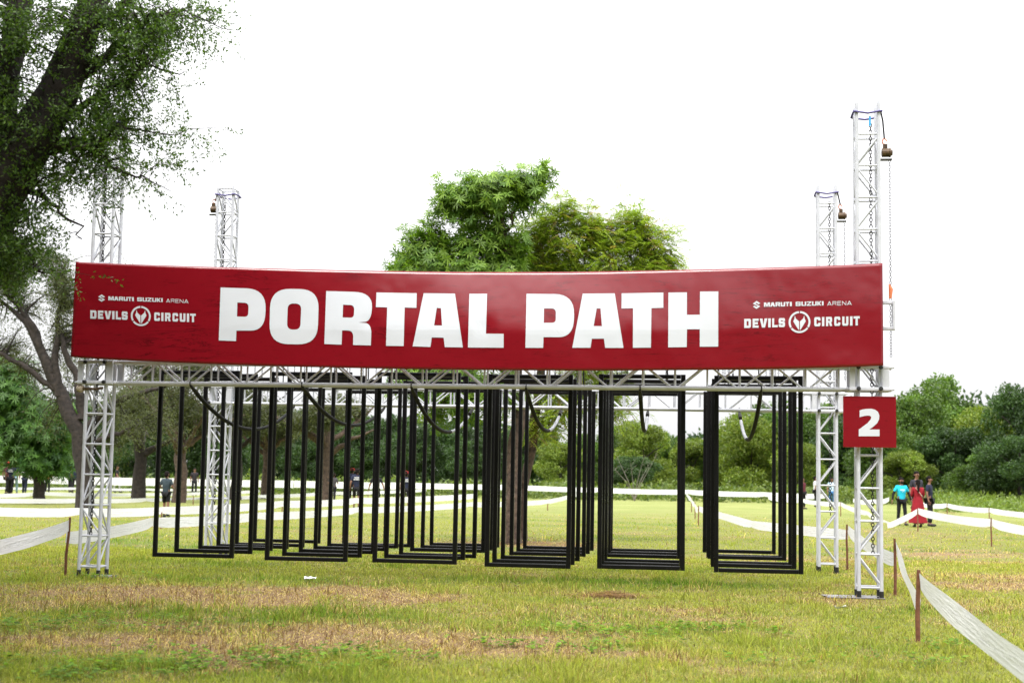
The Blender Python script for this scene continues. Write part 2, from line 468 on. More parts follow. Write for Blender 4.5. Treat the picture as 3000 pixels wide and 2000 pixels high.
# ------------------------------------------------------------------ grass blades
def blades(n, ylo, yhi, ypow, hmin, hmax, wid, seed):
    r = np.random.default_rng(seed)
    y = ylo + (yhi - ylo) * r.random(n) ** ypow
    x = (r.random(n) * 2 - 1) * (y * 0.375 + 2.4)
    dr = dryness(x, y); lu = lushness(x, y)
    tuft = fbm(x * 5, y * 5, 3)
    keep = (r.random(n) > dr * 0.5) & ((y < 30) | (r.random(n) < (62 - y) / 30.0))
    x, y, dr, lu, tuft = x[keep], y[keep], dr[keep], lu[keep], tuft[keep]
    n = len(x)
    gain = 1.0 + 0.15 * np.clip((y - 20) / 25, 0, 1)
    z = gz(x, y)
    lying = r.random(n) < dr * 0.7
    h = (hmin + (hmax - hmin) * r.random(n) ** 1.5) * (0.75 + 0.5 * lu) * (0.35 + 0.9 * tuft + 1.6 * np.clip(fbm(x * 2.1 + 8, y * 2.1 + 3, 3) - 0.58, 0, 1) * 4)
    h = np.where(lying, h * 1.7, h)
    h = np.where(r.random(n) < 0.05, h * 1.8, h)
    a = r.random(n) * 2 * np.pi
    lean = np.where(lying, 1.25 + 0.25 * r.random(n), 0.15 + 1.0 * r.random(n))
    dx, dy = np.cos(a), np.sin(a)
    w = wid * (0.6 + 0.8 * r.random(n)) * (y / 16.0) ** 0.7
    b = r.random(n) * np.pi
    sx, sy = np.cos(b) * w, np.sin(b) * w * 0.5
    hx, hz = np.sin(lean) * h, np.cos(lean) * h
    hz = np.where(lying, hz + 0.01, hz)
    base = np.stack([x, y, z - 0.004], 1)
    side = np.stack([sx, sy, np.zeros(n)], 1)
    midp = base + np.stack([dx * hx * 0.35, dy * hx * 0.35, hz * 0.6], 1)
    tip = base + np.stack([dx * hx, dy * hx, hz], 1)
    V = np.stack([base - side, base + side, midp + side * 0.8, midp - side * 0.8, tip], 1).reshape(-1, 3)
    i = np.arange(n)[:, None] * 5
    Q = i + np.array([[0, 1, 2, 3]]); T = i + np.array([[3, 2, 4]])
    k = r.random(n)[:, None]
    c = C_GREEN * (1 - lu[:, None]) + C_LUSH * lu[:, None]
    vr = 1.1 * (1 - 0.6 * np.clip((y - 20) / 20, 0, 1))[:, None]
    c = c * (1.05 - vr / 2 + vr * k)
    yel = (r.random(n) < 0.16 + 0.3 * dr)[:, None]
    yel &= (r.random(n) < 1 - 0.75 * np.clip((y - 18) / 20, 0, 1))[:, None]
    c = np.where(yel, np.array([0.36, 0.33, 0.10]) * (0.7 + 0.6 * k), c)
    pd = (r.random(n) < dr * 1.05)[:, None]
    sc = np.where(r.random(n)[:, None] < 0.33, C_BROWN, C_STRAW) * (0.35 + 1.2 * r.random(n)[:, None])
    c = np.where(pd, sc, c)
    C = np.repeat(c * gain[:, None], 5, 0)
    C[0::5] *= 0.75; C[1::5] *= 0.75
    return V, Q, T, C
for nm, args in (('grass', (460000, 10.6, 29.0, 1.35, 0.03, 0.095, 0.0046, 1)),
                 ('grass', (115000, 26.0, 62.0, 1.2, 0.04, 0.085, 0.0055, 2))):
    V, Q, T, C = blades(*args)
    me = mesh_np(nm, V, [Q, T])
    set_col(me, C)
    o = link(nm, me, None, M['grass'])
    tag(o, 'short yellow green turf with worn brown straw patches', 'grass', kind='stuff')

# broadleaf weeds among the grass, red-brown stubble stems
def weeds():
    r = np.random.default_rng(11)
    Vs, Qs, Cs = [], [], []; n0 = 0
    spots = [(600, 1950, 1.3, 0.35, 620), (150, 1840, 1.2, 0.5, 420), (1850, 1850, 1.1, 0.5, 480), (950, 1920, 1.3, 0.5, 380), (250, 1985, 0.9, 0.3, 200), (2600, 1950, 1.0, 0.5, 160), (100, 1690, 1.3, 0.5, 260), (1600, 1900, 1.0, 0.4, 240), (2830, 1900, .8, .8, 160)]
    for px, py, a, b, n in spots:
        c = ground(px, py)
        n = int(n * 0.38); nc = max(8, n // 9); kx = r.normal(size=nc) * a * 0.7; ky = r.normal(size=nc) * b * 0.7; ki = r.integers(0, nc, n)
        x = c.x + kx[ki] + r.normal(size=n) * 0.16; y = np.maximum(c.y + ky[ki] + r.normal(size=n) * 0.09, 10.5)
        n = len(x)
        for k in range(4):
            ang = r.random(n) * 6.28
            ln = 0.03 + 0.045 * r.random(n); el = 0.2 + 0.6 * r.random(n)
            zz = 0.02 + 0.07 * r.random(n)
            base = np.stack([x, y, zz], 1)
            d = np.stack([np.cos(ang) * np.cos(el), np.sin(ang) * np.cos(el), np.sin(el) * 0.4], 1) * ln[:, None]
            s = np.stack([-np.sin(ang), np.cos(ang), np.zeros(n)], 1) * ln[:, None] * 0.4
            V = np.stack([base, base + d * 0.5 + s, base + d, base + d * 0.5 - s], 1).reshape(-1, 3)
            Vs.append(V); Qs.append(np.arange(n)[:, None] * 4 + np.array([[0, 1, 2, 3]]) + n0); n0 += len(V)
            cc = np.array([0.17, 0.29, 0.035]) * (0.4 + 0.9 * r.random((n, 1)))
            Cs.append(np.repeat(cc, 4, 0))
    me = mesh_np('weeds', np.concatenate(Vs), [np.concatenate(Qs)])
    set_col(me, np.concatenate(Cs))
    tag(link('weeds', me, None, M['grass']), 'low broad leaved weeds in the near grass', 'weeds', kind='stuff')
    # stubble
    n = 5000
    y = 10.8 + 13 * r.random(n); x = (r.random(n) * 2 - 1) * y * 0.37
    k = r.random(n) < dryness(x, y) * 1.2 - 0.25
    x, y = x[k], y[k]; n = len(x)
    h = 0.03 + 0.09 * r.random(n); a = r.random(n) * 6.28; t = r.random(n) * 0.5
    base = np.stack([x, y, gz(x, y)], 1)
    tip = base + np.stack([np.cos(a) * t * h, np.sin(a) * t * h, h], 1)
    w = 0.0028
    V = np.stack([base + (-w, -w, 0), base + (w, -w, 0), base + (0, w, 0), tip + (-w * .6, -w * .6, 0), tip + (w * .6, -w * .6, 0), tip + (0, w * .6, 0)], 1).reshape(-1, 3)
    i = np.arange(n)[:, None] * 6
    Q = np.concatenate([i + np.array([[0, 1, 4, 3]]), i + np.array([[1, 2, 5, 4]]), i + np.array([[2, 0, 3, 5]])])
    me = mesh_np('stubble', V, [Q])
    cc = np.array([0.22, 0.11, 0.06]) * (0.6 + 0.9 * r.random((n, 1)))
    set_col(me, np.repeat(cc, 6, 0))
    tag(link('stubble', me, None, M['grass']), 'red brown cut stems standing in the straw patches', 'stubble', kind='stuff')
weeds()

# ------------------------------------------------------------------ foliage makers
def unit(a): return a / np.maximum(np.linalg.norm(a, axis=1, keepdims=True), 1e-9)
class Leaves:
    def __init__(s, seed): s.r = np.random.default_rng(seed); s.V = []; s.C = []; s.n = 0
    def diamonds(s, base, d, side, c, droop=0.0):
        """base, d (full length vector), side (half width vector), c colours"""
        tip = base + d
        tip[:, 2] -= droop
        V = np.stack([base, base + d * 0.45 + side, tip, base + d * 0.45 - side], 1)
        s.V.append(V.reshape(-1, 3)); s.C.append(np.repeat(c, 4, 0)); s.n += len(base)
    def tint(s, n, c, c2, var=0.35):
        k = s.r.random((n, 1))
        return (np.array(c) * (1 - k) + np.array(c2) * k) * (1 - var / 2 + var * s.r.random((n, 1)))
    def scatter(s, P, per, rad, ln, wd, c, c2, droop=0.3, clumpvar=0.35):
        n = len(P) * per
        ctr = np.repeat(P, per, 0)
        off = unit(s.r.normal(size=(n, 3))) * (s.r.random((n, 1)) ** 0.5) * rad
        off[:, 2] *= 0.7
        b = ctr + off
        d = unit(s.r.normal(size=(n, 3)) + off / rad * 0.8 + np.array([0, 0, -droop])) * ln * (0.6 + 0.8 * s.r.random((n, 1)))
        sd = unit(np.cross(d, s.r.normal(size=(n, 3)))) * wd * (0.7 + 0.6 * s.r.random((n, 1)))
        cc = s.tint(n, c, c2)
        cc *= np.repeat(1 - clumpvar / 2 + clumpvar * s.r.random((len(P), 1)), per, 0)
        s.diamonds(b, d, sd, cc)
    def whorls(s, P, A, ln, wd, c, c2, k=7):
        n = len(P)
        A = unit(A)
        u = unit(np.cross(A, s.r.normal(size=(n, 3)))); v = np.cross(A, u)
        base_c = s.tint(n, c, c2, 0.4)
        for i in range(k):
            th = 2 * np.pi * i / k + s.r.normal(size=(n, 1)) * 0.15
            el = 0.05 + 0.45 * s.r.random((n, 1))
            d = (u * np.cos(th) + v * np.sin(th)) * np.cos(el) + A * np.sin(el)
            d = d * ln * (0.75 + 0.4 * s.r.random((n, 1)))
            d[:, 2] -= ln * 0.28
            sd = unit(np.cross(d, A)) * wd
            s.diamonds(P + A * 0.01, d, sd, base_c * (0.85 + 0.3 * s.r.random((n, 1))))
    def fronds(s, P, Dv, ln, pairs, ll, lw, c, c2):
        n = len(P)
        Dv = unit(Dv)
        side = unit(np.cross(Dv, np.array([[0, 0, 1.0]]) + 0.25 * s.r.normal(size=(n, 3))))
        base_c = s.tint(n, c, c2, 0.35)
        for i in range(pairs):
            t = (i + 0.6) / pairs
            p = P + Dv * ln * t
            p[:, 2] -= ln * 0.45 * t * t
            for sg in (-1, 1):
                d = side * sg * ll * (1 - 0.35 * abs(t - 0.4)) + Dv * ll * 0.55
                d[:, 2] -= ll * 0.35
                sd = unit(np.cross(d, side * sg + np.array([[0, 0, 1.2]]) + 0.2 * s.r.normal(size=(n, 3)))) * lw
                s.diamonds(p, d, sd, base_c * (0.85 + 0.3 * s.r.random((n, 1))))
    def mesh(s, name):
        V = np.concatenate(s.V); n = len(V) // 4
        me = mesh_np(name, V, [np.arange(n * 4).reshape(n, 4)])
        set_col(me, np.concatenate(s.C))
        return me

def bez(a, b, c, n):
    t = np.linspace(0, 1, n)[:, None]
    return a * (1 - t) ** 2 + 2 * b * t * (1 - t) + c * t * t
def path_pts(limb, n=60):
    """resample a list of (vec, radius)"""
    P = np.array([list(p) for p, _ in limb]); Rr = np.array([r for _, r in limb])
    d = np.concatenate([[0], np.cumsum(np.linalg.norm(np.diff(P, axis=0), axis=1))])
    t = np.linspace(0, d[-1], n)
    return np.stack([np.interp(t, d, P[:, k]) for k in range(3)], 1), np.interp(t, d, Rr)
def smooth_limb(limb, r, wob=0.03, n=14):
    P, Q = path_pts(limb, n)
    P[1:-1] = (P[:-2] + 2 * P[1:-1] + P[2:]) / 4
    P[1:-1] += r.normal(size=P[1:-1].shape) * wob
    return P, Q

def make_tree(name, limbs, blobs, style, seed, loc=(0, 0, 0), bark='bark_dark', tips_from=0.2, limb_wob=0.04, r_branch=0.035, node_from=2):
    """limbs: lists of (point, radius), local; blobs: (centre, radii, n_branches, shell) local crown lobes."""
    r = np.random.default_rng(seed)
    root = empty(name, loc)
    tb = MB()
    LP, LR = [], []
    for limb in limbs:
        P, Q = smooth_limb(limb, r, limb_wob)
        tb.tube(P, list(Q), 9)
        P2, Q2 = path_pts([(p, q) for p, q in zip(P, Q)], 50)
        LP.append(P2[int(50 * tips_from):]); LR.append(Q2[int(50 * tips_from):])
    LP = np.concatenate(LP); LR = np.concatenate(LR)
    bb = MB()
    nodes, dirs = [], []
    for c, rad, nb, shell in blobs:
        c = np.array(c, float); rad = np.array(rad, float)
        for k in range(nb):
            u = r.normal(size=3); u /= np.linalg.norm(u)
            rr = (shell + (1 - shell) * r.random()) 
            tgt = c + u * rad * rr
            dd = np.linalg.norm(LP - (tgt * 0.5 + c * 0.5), axis=1) + r.random(len(LP)) * 0.4
            j = int(np.argmin(dd))
            a = LP[j]
            mid = (a + tgt) / 2 + np.array([0, 0, 0.18 * np.linalg.norm(tgt - a)]) + r.normal(size=3) * 0.08 * np.linalg.norm(tgt - a)
            P = bez(a, mid, tgt, 6)
            r0 = min(LR[j] * 0.6, r_branch * (0.5 + r.random()))
            bb.tube(P, list(np.linspace(r0, r0 * 0.2, 6)), 4, cap=False)
            nodes.append(P[node_from:] if np.linalg.norm(tgt - a) > 0.8 else P[max(3, node_from):])
            dv = (P[-1] - P[-2]); dirs.append(np.repeat((dv / max(np.linalg.norm(dv), 1e-6))[None], len(nodes[-1]), 0))
    nodes = np.concatenate(nodes); dirs = np.concatenate(dirs)
    lv = Leaves(seed + 1)
    style(lv, nodes, dirs, r)
    tb.build('trunk', M[bark], root, True)
    bb.build('branches', M[bark], root, True)
    link('crown', lv.mesh('crown'), root, M['leaf'])
    return root

# ------------------------------------------------------------------ far trees (shared shapes)
def far_tree_shape(kind, seed):
    r = np.random.default_rng(seed)
    H = 1.0
    blobs = []
    nl = 21
    for k in range(nl):
        a = r.random() * 6.28; q = r.random() ** 0.5 * 0.42; z = 0.30 + 0.58 * r.random()
        w = (0.12 + 0.08 * r.random()) * (1.15 - 0.5 * abs(z - 0.55))
        q *= max(0.25, 1 - max(0, z - 0.6) * 2.0)
        blobs.append(((math.cos(a) * q, math.sin(a) * q, z), (w, w, w * 0.78)))
    for k in range(5):
        a = r.random() * 6.28
        blobs.append(((math.cos(a) * 0.38, math.sin(a) * 0.38, 0.17), (0.17, 0.17, 0.15)))
    cols = {0: ((0.055, 0.115, 0.022), (0.115, 0.185, 0.030)),
            1: ((0.024, 0.056, 0.017), (0.056, 0.100, 0.026)),
            2: ((0.100, 0.165, 0.022), (0.190, 0.235, 0.034)),
            3: ((0.045, 0.058, 0.022), (0.085, 0.092, 0.036))}[kind]
    lv = Leaves(seed)
    for c, rad in blobs:
        c = np.array(c); rad = np.array(rad)
        n = 220
        u = unit(r.normal(size=(n, 3)))
        P = c + u * rad * (0.55 + 0.45 * r.random((n, 1)) ** 0.5)
        bright = 0.65 + 0.7 * r.random()
        lv.scatter(P, 5, 0.032, 0.026, 0.0085, np.array(cols[0]) * bright, np.array(cols[1]) * bright, 0.3, 0.4)
    crown = lv.mesh('crown')
    crown.materials.append(M['leaf'])
    tb = MB()
    tb.tube([(0, 0, -0.02), (0.01, 0, 0.15), (-0.01, 0.01, 0.35), (0.02, 0, 0.6), (0.0, 0, 0.85)], [0.035, 0.025, 0.02, 0.014, 0.004], 7)
    for k in range(7):
        a = 6.28 * k / 7 + r.random(); z = 0.2 + 0.35 * r.random()
        tb.tube([(0, 0, z), (math.cos(a) * 0.16, math.sin(a) * 0.16, z + 0.12), (math.cos(a) * 0.32, math.sin(a) * 0.32, z + 0.2)], [0.014, 0.009, 0.003], 5)
    trunk = tb.mesh('trunk', True)
    trunk.materials.append(M['bark_dark'])
    return crown, trunk
SHAPES = {k: [far_tree_shape(k, 100 + k * 10 + j) for j in range(2)] for k in (0, 1, 2, 3)}
HOR = lambda px: proj((x_at(px, 1000, CAM_H), 1000, CAM_H))[1]
tree_n = 0
def far_tree(px, D, top, wpx, kind, label):
    """px centre, D distance, top pixel row, width in pixels"""
    global tree_n
    h = CAM_H + (HOR(px) - top) * D / F
    w = wpx * D / F
    x = x_at(px, D, 2.0)
    crown, trunk = SHAPES[kind][tree_n % 2]
    o = empty('broadleaf_tree', (x, D, 0), rng.random() * 6.28)
    o.scale = (w / 0.92, w / 0.92, h / 0.97)
    link('trunk', trunk, o); link('crown', crown, o)
    tag(o, label, 'tree', 'trees along the far edge of the field')
    tree_n += 1
    return o
KN = {0: 'mid green bushy', 1: 'dark green dense', 2: 'light yellow green', 3: 'olive grey feathery'}
FT = [  # px, D, top, width, kind, where
    (2780, 108, 1098, 330, 0, 'tall dome right of the number sign, highest at the right'),
    (2680, 104, 1150, 260, 0, 'just right of the number sign, behind the people'),
    (2900, 101, 1172, 300, 2, 'crown in front of the tall dome, right'),
    (3010, 96, 1108, 250, 1, 'tall one at the right edge of the picture'),
    (2985, 90, 1270, 230, 1, 'lower bush like one at the right edge'),
    (2800, 98, 1240, 240, 1, 'directly behind the man in navy'),
    (2580, 100, 1235, 220, 0, 'seen through the right front tower'),
    (2640, 97, 1310, 180, 2, 'low one behind the turquoise shirt'),
    (2860, 94, 1330, 200, 0, 'low one right of the group of people'),
    (2480, 104, 1215, 220, 1, 'between the two right hand towers'),
    (2400, 108, 1180, 230, 0, 'behind the rear right tower'),
    (2290, 110, 1165, 220, 0, 'seen through the rightmost portal, right half'),
    (2200, 107, 1185, 230, 2, 'seen through the rightmost portal, left half'),
    (2340, 98, 1290, 170, 2, 'low one beside the rear right tower'),
    (2110, 113, 1262, 190, 0, 'between the fifth and sixth portal columns'),
    (2030, 112, 1275, 170, 2, 'low one between the fifth and sixth portal columns'),
    (1955, 115, 1265, 160, 0, 'at the right of the fifth portal column'),
    (1880, 105, 1222, 190, 2, 'round one framed by the fifth portal column'),
    (1800, 108, 1245, 160, 0, 'at the left of the fifth portal column'),
    (1860, 98, 1330, 170, 1, 'low dark one framed by the fifth portal column'),
    (1720, 112, 1270, 180, 0, 'between the fourth and fifth portal columns'),
    (1640, 104, 1285, 170, 2, 'framed by the fourth portal column, right of the central trunk'),
    (1580, 110, 1262, 190, 1, 'dark one behind the central tree trunk'),
    (1480, 112, 1245, 220, 1, 'left of the central tree trunk, far back'),
    (1400, 104, 1285, 190, 0, 'behind the third portal column, right part'),
    (1310, 112, 1228, 220, 1, 'behind the third portal column, middle'),
    (1220, 106, 1250, 200, 0, 'behind the third portal column, left part'),
    (1120, 112, 1210, 230, 1, 'behind the second portal column, right part'),
    (1020, 104, 1240, 210, 0, 'behind the second portal column, middle'),
    (920, 112, 1190, 230, 1, 'behind the second portal column, left part'),
    (840, 102, 1255, 190, 0, 'right of the rear left tower, low'),
    (740, 112, 1180, 240, 1, 'right of the rear left tower, tall'),
    (620, 106, 1215, 230, 0, 'behind the rear left tower'),
    (500, 112, 1200, 240, 1, 'behind the first portal column'),
    (390, 104, 1240, 220, 0, 'right of the left front tower, far back'),
    (270, 112, 1210, 250, 1, 'behind the left front tower, far back'),
    (150, 104, 1250, 240, 0, 'far back at the left, behind the drooping leaves'),
    (30, 112, 1200, 260, 1, 'far back at the left edge'),
    (-120, 108, 1180, 260, 0, 'far back just outside the left edge'),
    (3130, 104, 1090, 280, 0, 'just outside the right edge'),
]
for px, D, top, w, k, where in FT:
    if 250 < px < 1500 and k == 0: k = 1
    far_tree(px, D, top, w, k, KN[k] + ' tree ' + where)

# undergrowth along the far tree line
def undergrowth():
    lv = Leaves(5)
    r = lv.r
    n = 2600
    px = r.uniform(-200, 3200, n)
    D = r.uniform(89.5, 97, n)
    X = (px - 1500) / F * D
    h = 0.3 + 1.1 * fbm(X * 0.5, D * 0.3, 3) 
    P = np.stack([X, D, h * r.random(n)], 1)
    lv.scatter(P, 9, 0.45, 0.28, 0.07, (0.07, 0.115, 0.025), (0.15, 0.19, 0.045), 0.0, 0.5)
    n = 700   # weeds on the right, nearer
    px = r.uniform(2740, 3150, n); D = r.uniform(72, 92, n)
    X = (px - 1500) / F * D
    P = np.stack([X, D, 0.05 + 0.55 * r.random(n) * (0.4 + (D - 72) / 22)], 1)
    lv.scatter(P, 9, 0.4, 0.25, 0.05, (0.10, 0.16, 0.03), (0.17, 0.22, 0.045), -0.3, 0.4)
    tag(link('undergrowth', lv.mesh('undergrowth'), None, M['leaf']), 'bright green undergrowth along the foot of the far trees', 'undergrowth', kind='stuff')
    # dark wood further back that closes the gaps
    lv = Leaves(6)
    n = 4200
    X = r.uniform(-70, 70, n); 
    top = np.interp(X, [-70, -30, -5, 3, 12, 20, 32, 45, 70], [7.5, 7.0, 6.0, 4.4, 3.8, 5.4, 8.2, 8.6, 9.0]) * (0.8 + 0.35 * fbm(X * 0.25, X * 0.0, 3))
    P = np.stack([X, r.uniform(121, 127, n), top * r.random(n) ** 0.8], 1)
    lv.scatter(P, 12, 0.9, 0.5, 0.16, (0.022, 0.05, 0.018), (0.045, 0.085, 0.024), 0.1, 0.5)
    tag(link('woodland', lv.mesh('woodland'), None, M['leaf']), 'dark belt of woodland closing the view behind the trees', 'woodland', kind='stuff')
    # unseen belt of trees added behind the camera to darken the banner's reflections
    lv = Leaves(8)
    n = 5200
    X = r.uniform(-75, 60, n)
    P = np.stack([X, r.uniform(-41, -34, n), 16.0 * (0.8 + 0.4 * fbm(X * 0.2, X * 0 + 4, 3)) * r.random(n) ** 0.85], 1)
    lv.scatter(P, 12, 1.1, 0.9, 0.42, (0.03, 0.06, 0.02), (0.06, 0.1, 0.03), 0.1, 0.5)
    n = 2600  # unseen trees added out of frame at left to shade the banner
    Y = r.uniform(-30, 22, n)
    X = -(np.maximum(Y, 2) * 0.375 + 3.5) - r.uniform(0, 7, n)
    P = np.stack([X, Y, 1.0 + 14.0 * (0.8 + 0.4 * fbm(Y * 0.2, Y * 0 + 9, 3)) * r.random(n) ** 0.8], 1)
    lv.scatter(P, 12, 1.0, 0.7, 0.35, (0.03, 0.06, 0.02), (0.06, 0.1, 0.03), 0.1, 0.5)
    tag(link('woodland', lv.mesh('woodland'), None, M['leaf']), 'unseen woodland added behind the camera and at left to darken the banner', 'woodland', kind='stuff')
undergrowth()

# ------------------------------------------------------------------ middle distance trees at left (grey olive, feathery)
def st_feather(c, c2, per=26, rad=0.42, ln=0.13, wd=0.022):
    def f(lv, P, Dv, r):
        lv.scatter(P, per, rad, ln, wd, c, c2, 0.5, 0.5)
    return f
def loc(px, py, D): return at(px, py, D)
def limbs_px(base, D, paths):
    """paths of (px, py, radius[, depth]) turned into local limb lists about base"""
    out = []
    for pth in paths:
        l = []
        for q in pth:
            p = at(q[0], q[1], D + (q[3] if len(q) > 3 else 0))
            l.append((Vector(p) - Vector(base), q[2]))
        out.append(l)
    return out
D1 = 52.0
b1 = Vector((x_at(248, D1, 0), D1, 0))
L1 = limbs_px(b1, D1, [
    [(248, 1505, 0.36), (245, 1400, 0.30), (240, 1300, 0.29), (225, 1240, 0.27), (175, 1165, 0.24), (150, 1090, 0.2), (110, 1010, 0.14), (75, 940, 0.11), (30, 890, 0.07), (-60, 850, 0.03)],
    [(150, 1090, 0.17), (120, 1020, 0.15), (95, 950, 0.12), (60, 900, 0.1), (20, 860, 0.05)],
    [(175, 1160, 0.18), (160, 1080, 0.14), (165, 1010, 0.12), (172, 930, 0.08), (190, 840, 0.04), (200, 760, 0.02)],
    [(240, 1230, 0.2), (232, 1120, 0.15), (205, 1050, 0.12), (180, 1000, 0.09), (172, 960, 0.06)],
    [(245, 1300, 0.2), (270, 1230, 0.16), (330, 1180, 0.13), (420, 1150, 0.09), (520, 1120, 0.04)],
    [(160, 1140, 0.12), (80, 1080, 0.1), (20, 1040, 0.08), (-60, 1000, 0.04)],
    [(245, 1330, 0.15), (290, 1290, 0.12), (360, 1270, 0.08), (420, 1230, 0.04)]])
def bl(px, py, D, rx, rz, n, sh=0.2, base=b1, ry=None):
    p = at(px, py, D) - base
    return ((p.x, p.y, p.z), (rx, ry or rx, rz), n, sh)
B1 = [bl(165, 830, D1, 1.0, 1.3, 60), bl(195, 900, D1, 1.0, 1.4, 60), bl(110, 760, D1, 0.8, 0.7, 16), bl(30, 800, D1, 1.3, 1.4, 80), bl(-60, 900, D1, 1.4, 1.6, 50), bl(90, 900, D1 + 1, 1.2, 1.0, 22),
      bl(20, 1000, D1 + 1, 1.4, 0.9, 30), bl(190, 1010, D1 + 1, 1.0, 1.0, 30), bl(100, 1080, D1 + 1, 1.3, 0.8, 22), bl(330, 960, D1 + 1, 1.6, 2.2, 28), bl(470, 900, D1 + 2, 1.6, 1.8, 16),
      bl(380, 1180, D1, 1.7, 1.0, 34), bl(470, 1260, D1, 1.8, 1.0, 34), bl(330, 1300, D1 + 1, 1.0, 1.0, 18), bl(150, 1230, D1 + 2, 1.2, 1.0, 14)]
t = make_tree('feathery_tree', L1, B1, st_feather((0.055, 0.070, 0.028), (0.11, 0.125, 0.05), 26, 0.40, 0.10, 0.013), 21, b1, 'bark_dark', 0.25)
tag(t, 'big forked olive grey tree behind the left front tower and banner end', 'tree', 'feathery trees at the left')
def mid_tree(px, D, top, wpx, trunk_r, seed, label, c=(0.045, 0.058, 0.024), c2=(0.09, 0.10, 0.04), lowest=1250, bark='bark_dark'):
    base = Vector((x_at(px, D, 0), D, 0))
    h = CAM_H + (HOR(px) - top) * D / F
    w = wpx * D / F / 2
    zl = CAM_H + (HOR(px) - lowest) * D / F
    r = random.Random(seed)
    limbs = [[(Vector((0, 0, -0.1)), trunk_r * 1.15), (Vector((0.05, 0, zl * 0.6)), trunk_r * 0.9), (Vector((-0.1, 0, zl + 0.5)), trunk_r * 0.75), (Vector((0.2, 0, h * 0.75)), trunk_r * 0.3), (Vector((0.1, 0, h * 0.95)), 0.03)]]
    for k in range(6):
        a = 6.28 * k / 6 + r.random()
        z0 = zl * 0.7 + r.random() * 1.2
        limbs.append([(Vector((0, 0, z0)), trunk_r * 0.5), (Vector((math.cos(a) * w * 0.4, math.sin(a) * w * 0.4, z0 + 0.9)), trunk_r * 0.3), (Vector((math.cos(a) * w * 0.85, math.sin(a) * w * 0.85, z0 + 1.3 + r.random())), 0.03)])
    blobs = []
    for k in range(11):
        a = r.random() * 6.28; q = (r.random() ** 0.5) * w * 0.7
        z = zl + (h - zl) * (0.15 + 0.7 * r.random())
        blobs.append(((math.cos(a) * q, math.sin(a) * q, z), (w * 0.42, w * 0.42, (h - zl) * 0.2), 20, 0.2))
    t = make_tree('feathery_tree', limbs, blobs, st_feather(c, c2, 26, 0.5, 0.15, 0.024), seed, base, bark, 0.3)
    tag(t, label, 'tree', 'feathery trees at the left')
mid_tree(405, 72, 960, 520, 0.33, 31, 'shaded feathery tree between left front tower and first portal', lowest=1290)
mid_tree(522, 66, 1020, 430, 0.30, 32, 'feathery tree with pale brown trunk beside the man in grey shirt', bark='bark_brown', lowest=1270)
mid_tree(690, 74, 1130, 330, 0.28, 36, 'feathery tree directly behind the rear left tower', lowest=1290)
mid_tree(778, 78, 1175, 300, 0.28, 33, 'feathery tree with straight trunk just right of the rear left tower', bark='bark_brown', lowest=1300)
mid_tree(952, 70, 1150, 380, 0.33, 34, 'feathery tree with leaning trunk behind the second portal column', lowest=1290, bark='bark_brown')
mid_tree(-70, 70, 1000, 420, 0.33, 35, 'feathery tree half outside the left edge', lowest=1280)

# palmate leaved tree at the left edge
def st_whorl(c, c2, ln, wd, extra=1, k=7, jit=0.22):
    def f(lv, P, Dv, r):
        P = np.repeat(P, extra, 0); Dv = np.repeat(Dv, extra, 0)
        P = P + r.normal(size=P.shape) * jit
        A = Dv * 0.7 + np.array([[0, 0, 0.8]]) + r.normal(size=P.shape) * 0.35
        lv.whorls(P, A, ln, wd, c, c2, k)
    return f
D2 = 46.0
b2 = Vector((x_at(118, D2 + 14, 0), D2 + 14, 0))
D2b = D2 + 14
L2 = limbs_px(b2, D2b, [[(118, 1480, 0.26), (115, 1400, 0.22), (90, 1300, 0.2), (60, 1200, 0.15), (30, 1120, 0.06)],
                       [(105, 1370, 0.12), (150, 1320, 0.08), (190, 1290, 0.03)], [(90, 1300, 0.12), (140, 1240, 0.07), (190, 1210, 0.02)], [(80, 1250, 0.1), (0, 1200, 0.06), (-60, 1180, 0.02)]])
B2 = [bl(40, 1170, D2b, 2.0, 1.1, 44, 0.3, b2), bl(100, 1240, D2b, 1.4, 0.8, 36, 0.3, b2), bl(150, 1290, D2b, 0.9, 0.6, 24, 0.3, b2), bl(40, 1290, D2b, 1.7, 1.1, 44, 0.3, b2),
      bl(110, 1345, D2b, 1.3, 0.6, 34, 0.3, b2), bl(10, 1110, D2b, 1.2, 0.5, 20, 0.3, b2), bl(60, 1085, D2b, 0.8, 0.3, 10, 0.3, b2), bl(185, 1215, D2b, 0.5, 0.25, 7, 0.3, b2), bl(-50, 1220, D2b, 1.6, 1.6, 34, 0.3, b2), bl(150, 1370, D2b, 0.8, 0.35, 16, 0.3, b2)]
t = make_tree('palmate_tree', L2, B2, st_whorl((0.025, 0.075, 0.015), (0.09, 0.19, 0.03), 0.27, 0.023, 6, 8), 41, b2, 'bark_dark', 0.2)
tag(t, 'deep green tree with whorled leaves drooping low at the left edge', 'tree')

